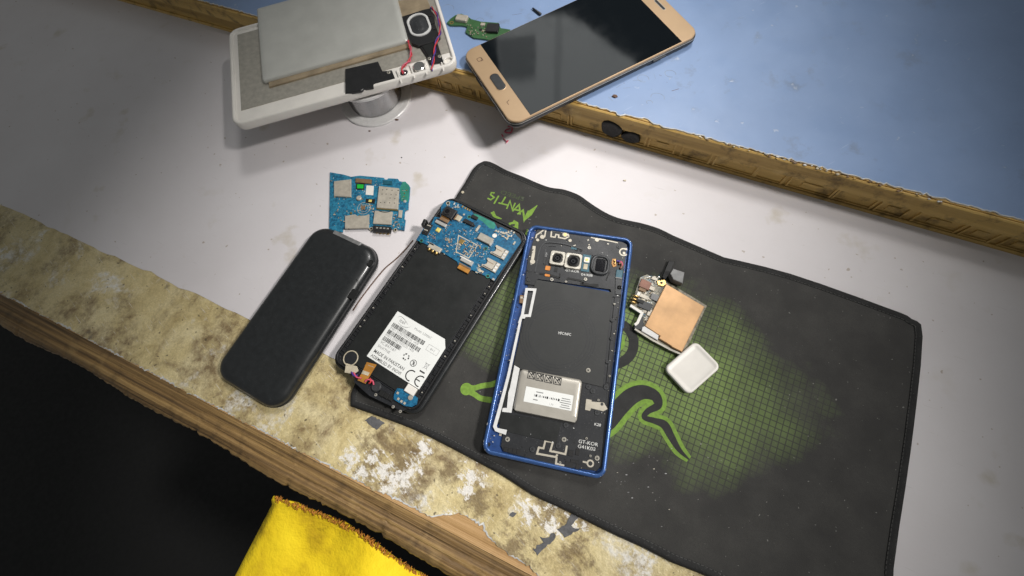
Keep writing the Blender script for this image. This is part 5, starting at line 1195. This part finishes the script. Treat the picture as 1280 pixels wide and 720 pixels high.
scatter(lgb, LBz, [(140, 110, 230, 160), (120, 190, 230, 240), (130, 240, 190, 300), (150, 180, 235, 230), (150, 290, 180, 345)], ['brown_chip', 'beige_pad', 'trace', 'dark_grey', 'dull_steel'], 1.58, 75, [0, math.pi / 2], ((1.6, .8), (1.2, .8), (2.2, 1.2), (1.0, .6)))
fine(lgb, LBz, [(130, 105, 235, 170), (115, 180, 235, 250), (125, 240, 190, 320), (150, 280, 185, 350)], 1.6, 260, 63, ['trace', 'beige_pad', 'dull_steel', 'dark_grey', 'deep_black', 'brown_chip', 'bright_steel', 'white_print'], 0)
one(lambda b: b.prism([LB(*q, 6) for q in ((284, 96), (300, 70), (360, 90), (350, 150), (300, 128))], 1.5, 7.5, 'grey_plastic', .4), 'upright_connector', lg.o)
one(lambda b: b.prism([LB(*q, 3) for q in ((246, 108), (282, 22), (318, 20), (296, 72), (282, 98), (264, 124))], .2, 1.6, 'deep_black', .3), 'shadow_block', lg.o)  # added black block standing in for the grey connector's cast shadow
# ================================================================== WHITE COVER PIECE (right edge)
x, y = at(832, 462, 4); wc = Thing('white_cover', 'white rounded plastic cover piece on the mat below the logic board', 'plastic cover', x, y, MZ + .1, -52)
def f(b):
    A = rr(9.5, 13.5, 22, 29, 4, 6)
    b.loft([(inset(A, 1), 0), (A, .8), (A, 3.0), (inset(A, .5), 3.5), (inset(A, 1.6), 3.6), (inset(A, 2.2), 3.2), (inset(A, 4), 3.1)], 'white_plastic', smooth=True)
one(f, 'shell', wc.o)
# ================================================================== LIGHT
def lamp(name, kind, loc, target, power, **kw):
    d = bpy.data.lights.new(name, kind); d.energy = power
    for k, v in kw.items(): setattr(d, k, v)
    o = bpy.data.objects.new(name, d); C.objects.link(o); o.location = loc
    o.rotation_euler = (Vector(target) - Vector(loc)).to_track_quat('-Z', 'Y').to_euler(); return o
el, az, ds = math.radians(47), math.radians(-10), 1.9
tgt = Vector((-.025, .135, 0))
lamp('bench_lamp', 'SPOT', tgt + ds * Vector((math.cos(el) * math.cos(az), math.cos(el) * math.sin(az), math.sin(el))), tgt, 150, color=(1, .965, .925), spot_size=math.radians(29), spot_blend=.42, shadow_soft_size=.12).scale = (1, .345, 1)  # cone squeezed to a narrow column, shaped to leave both sides dark
el, az, ds = math.radians(56), math.radians(60), 1.6
lamp('ceiling_lamp', 'SPOT', tgt + ds * Vector((math.cos(el) * math.cos(az), math.cos(el) * math.sin(az), math.sin(el))), tgt, 58, color=(1, .98, .95), spot_size=math.radians(31), spot_blend=.42, shadow_soft_size=.2).scale = (.5, 1, 1)  # cone narrowed sideways too, shaping the falloff to dark sides
w = bpy.data.worlds.new('World'); bpy.context.scene.world = w; w.use_nodes = True
nt = w.node_tree; bg = nt.nodes['Background']
# the room round the bench: dim grey ceiling, a pale bright wall and ceiling patch behind, dark beside it
tc = nt.nodes.new('ShaderNodeTexCoord'); sx = nt.nodes.new('ShaderNodeSeparateXYZ'); nt.links.new(tc.outputs['Generated'], sx.inputs[0])
deg = lambda x: mathn(nt, 'MULTIPLY', x, 57.29578)
azm = deg(mathn(nt, 'ARCTAN2', sx.outputs[0], sx.outputs[1])); elv = deg(mathn(nt, 'ARCSINE', sx.outputs[2]))
nz_ = noise(nt, tc.outputs['Generated'], 9, 3); nz2 = noise(nt, tc.outputs['Generated'], 24, 3)
elv = mathn(nt, 'ADD', elv, mathn(nt, 'MULTIPLY', mathn(nt, 'SUBTRACT', nz_, .5), 2.2)); azm = mathn(nt, 'ADD', azm, mathn(nt, 'MULTIPLY', mathn(nt, 'SUBTRACT', nz2, .5), 1.2))
def step(v, a, b):
    n = N(nt, 'ShaderNodeMapRange'); n.interpolation_type = 'SMOOTHSTEP'; nt.links.new(v, n.inputs[0]); n.inputs[1].default_value = a; n.inputs[2].default_value = b; return n.outputs[0]
def mul(*a):
    r_ = a[0]
    for q in a[1:]: r_ = mathn(nt, 'MULTIPLY', r_, q)
    return r_
floor_el = mathn(nt, 'ADD', mathn(nt, 'MULTIPLY', mathn(nt, 'MAXIMUM', mathn(nt, 'SUBTRACT', azm, 4.0), 0), .42), 36.4)
lowside = step(mathn(nt, 'SUBTRACT', elv, floor_el), -.1, .7)
patch = mul(step(azm, -6.6, -5.8), lowside, mathn(nt, 'SUBTRACT', 1.0, step(elv, 50, 55)), mathn(nt, 'SUBTRACT', 1.0, step(azm, 22, 28)))
blk1 = mul(step(azm, -7, -5.5), mathn(nt, 'SUBTRACT', 1.0, step(azm, -.6, -.1)), step(elv, 38.6, 38.9), mathn(nt, 'SUBTRACT', 1.0, step(elv, 43, 44)))
blk2 = mul(step(azm, 2.4, 2.9), mathn(nt, 'SUBTRACT', 1.0, step(azm, 3.4, 4.0)))
inner = mathn(nt, 'SUBTRACT', mathn(nt, 'SUBTRACT', 1.0, mathn(nt, 'MULTIPLY', blk1, .6)), mathn(nt, 'MULTIPLY', blk2, .25))
dark = mul(step(azm, -30, -14), mathn(nt, 'SUBTRACT', 1.0, step(azm, 34, 50)), mathn(nt, 'SUBTRACT', 1.0, step(elv, 47, 56)))
amb = mathn(nt, 'SUBTRACT', .145, mathn(nt, 'MULTIPLY', dark, .115))
tot = mathn(nt, 'MULTIPLY_ADD', patch, mathn(nt, 'MULTIPLY', inner, .95), amb)
cmb = nt.nodes.new('ShaderNodeMix'); cmb.data_type = 'RGBA'; cmb.inputs[0].default_value = 1; cmb.blend_type = 'MULTIPLY'
cmb.inputs[6].default_value = (.97, 1, .985, 1); nt.links.new(tot, cmb.inputs[7]); nt.links.new(cmb.outputs[2], bg.inputs[0]); bg.inputs[1].default_value = 1.0
sc = bpy.context.scene; sc.view_settings.view_transform = 'Standard'; sc.view_settings.look = 'None'; sc.view_settings.exposure = 0; sc.view_settings.gamma = 1
sc.cycles.max_bounces = 6; sc.cycles.use_denoising = True
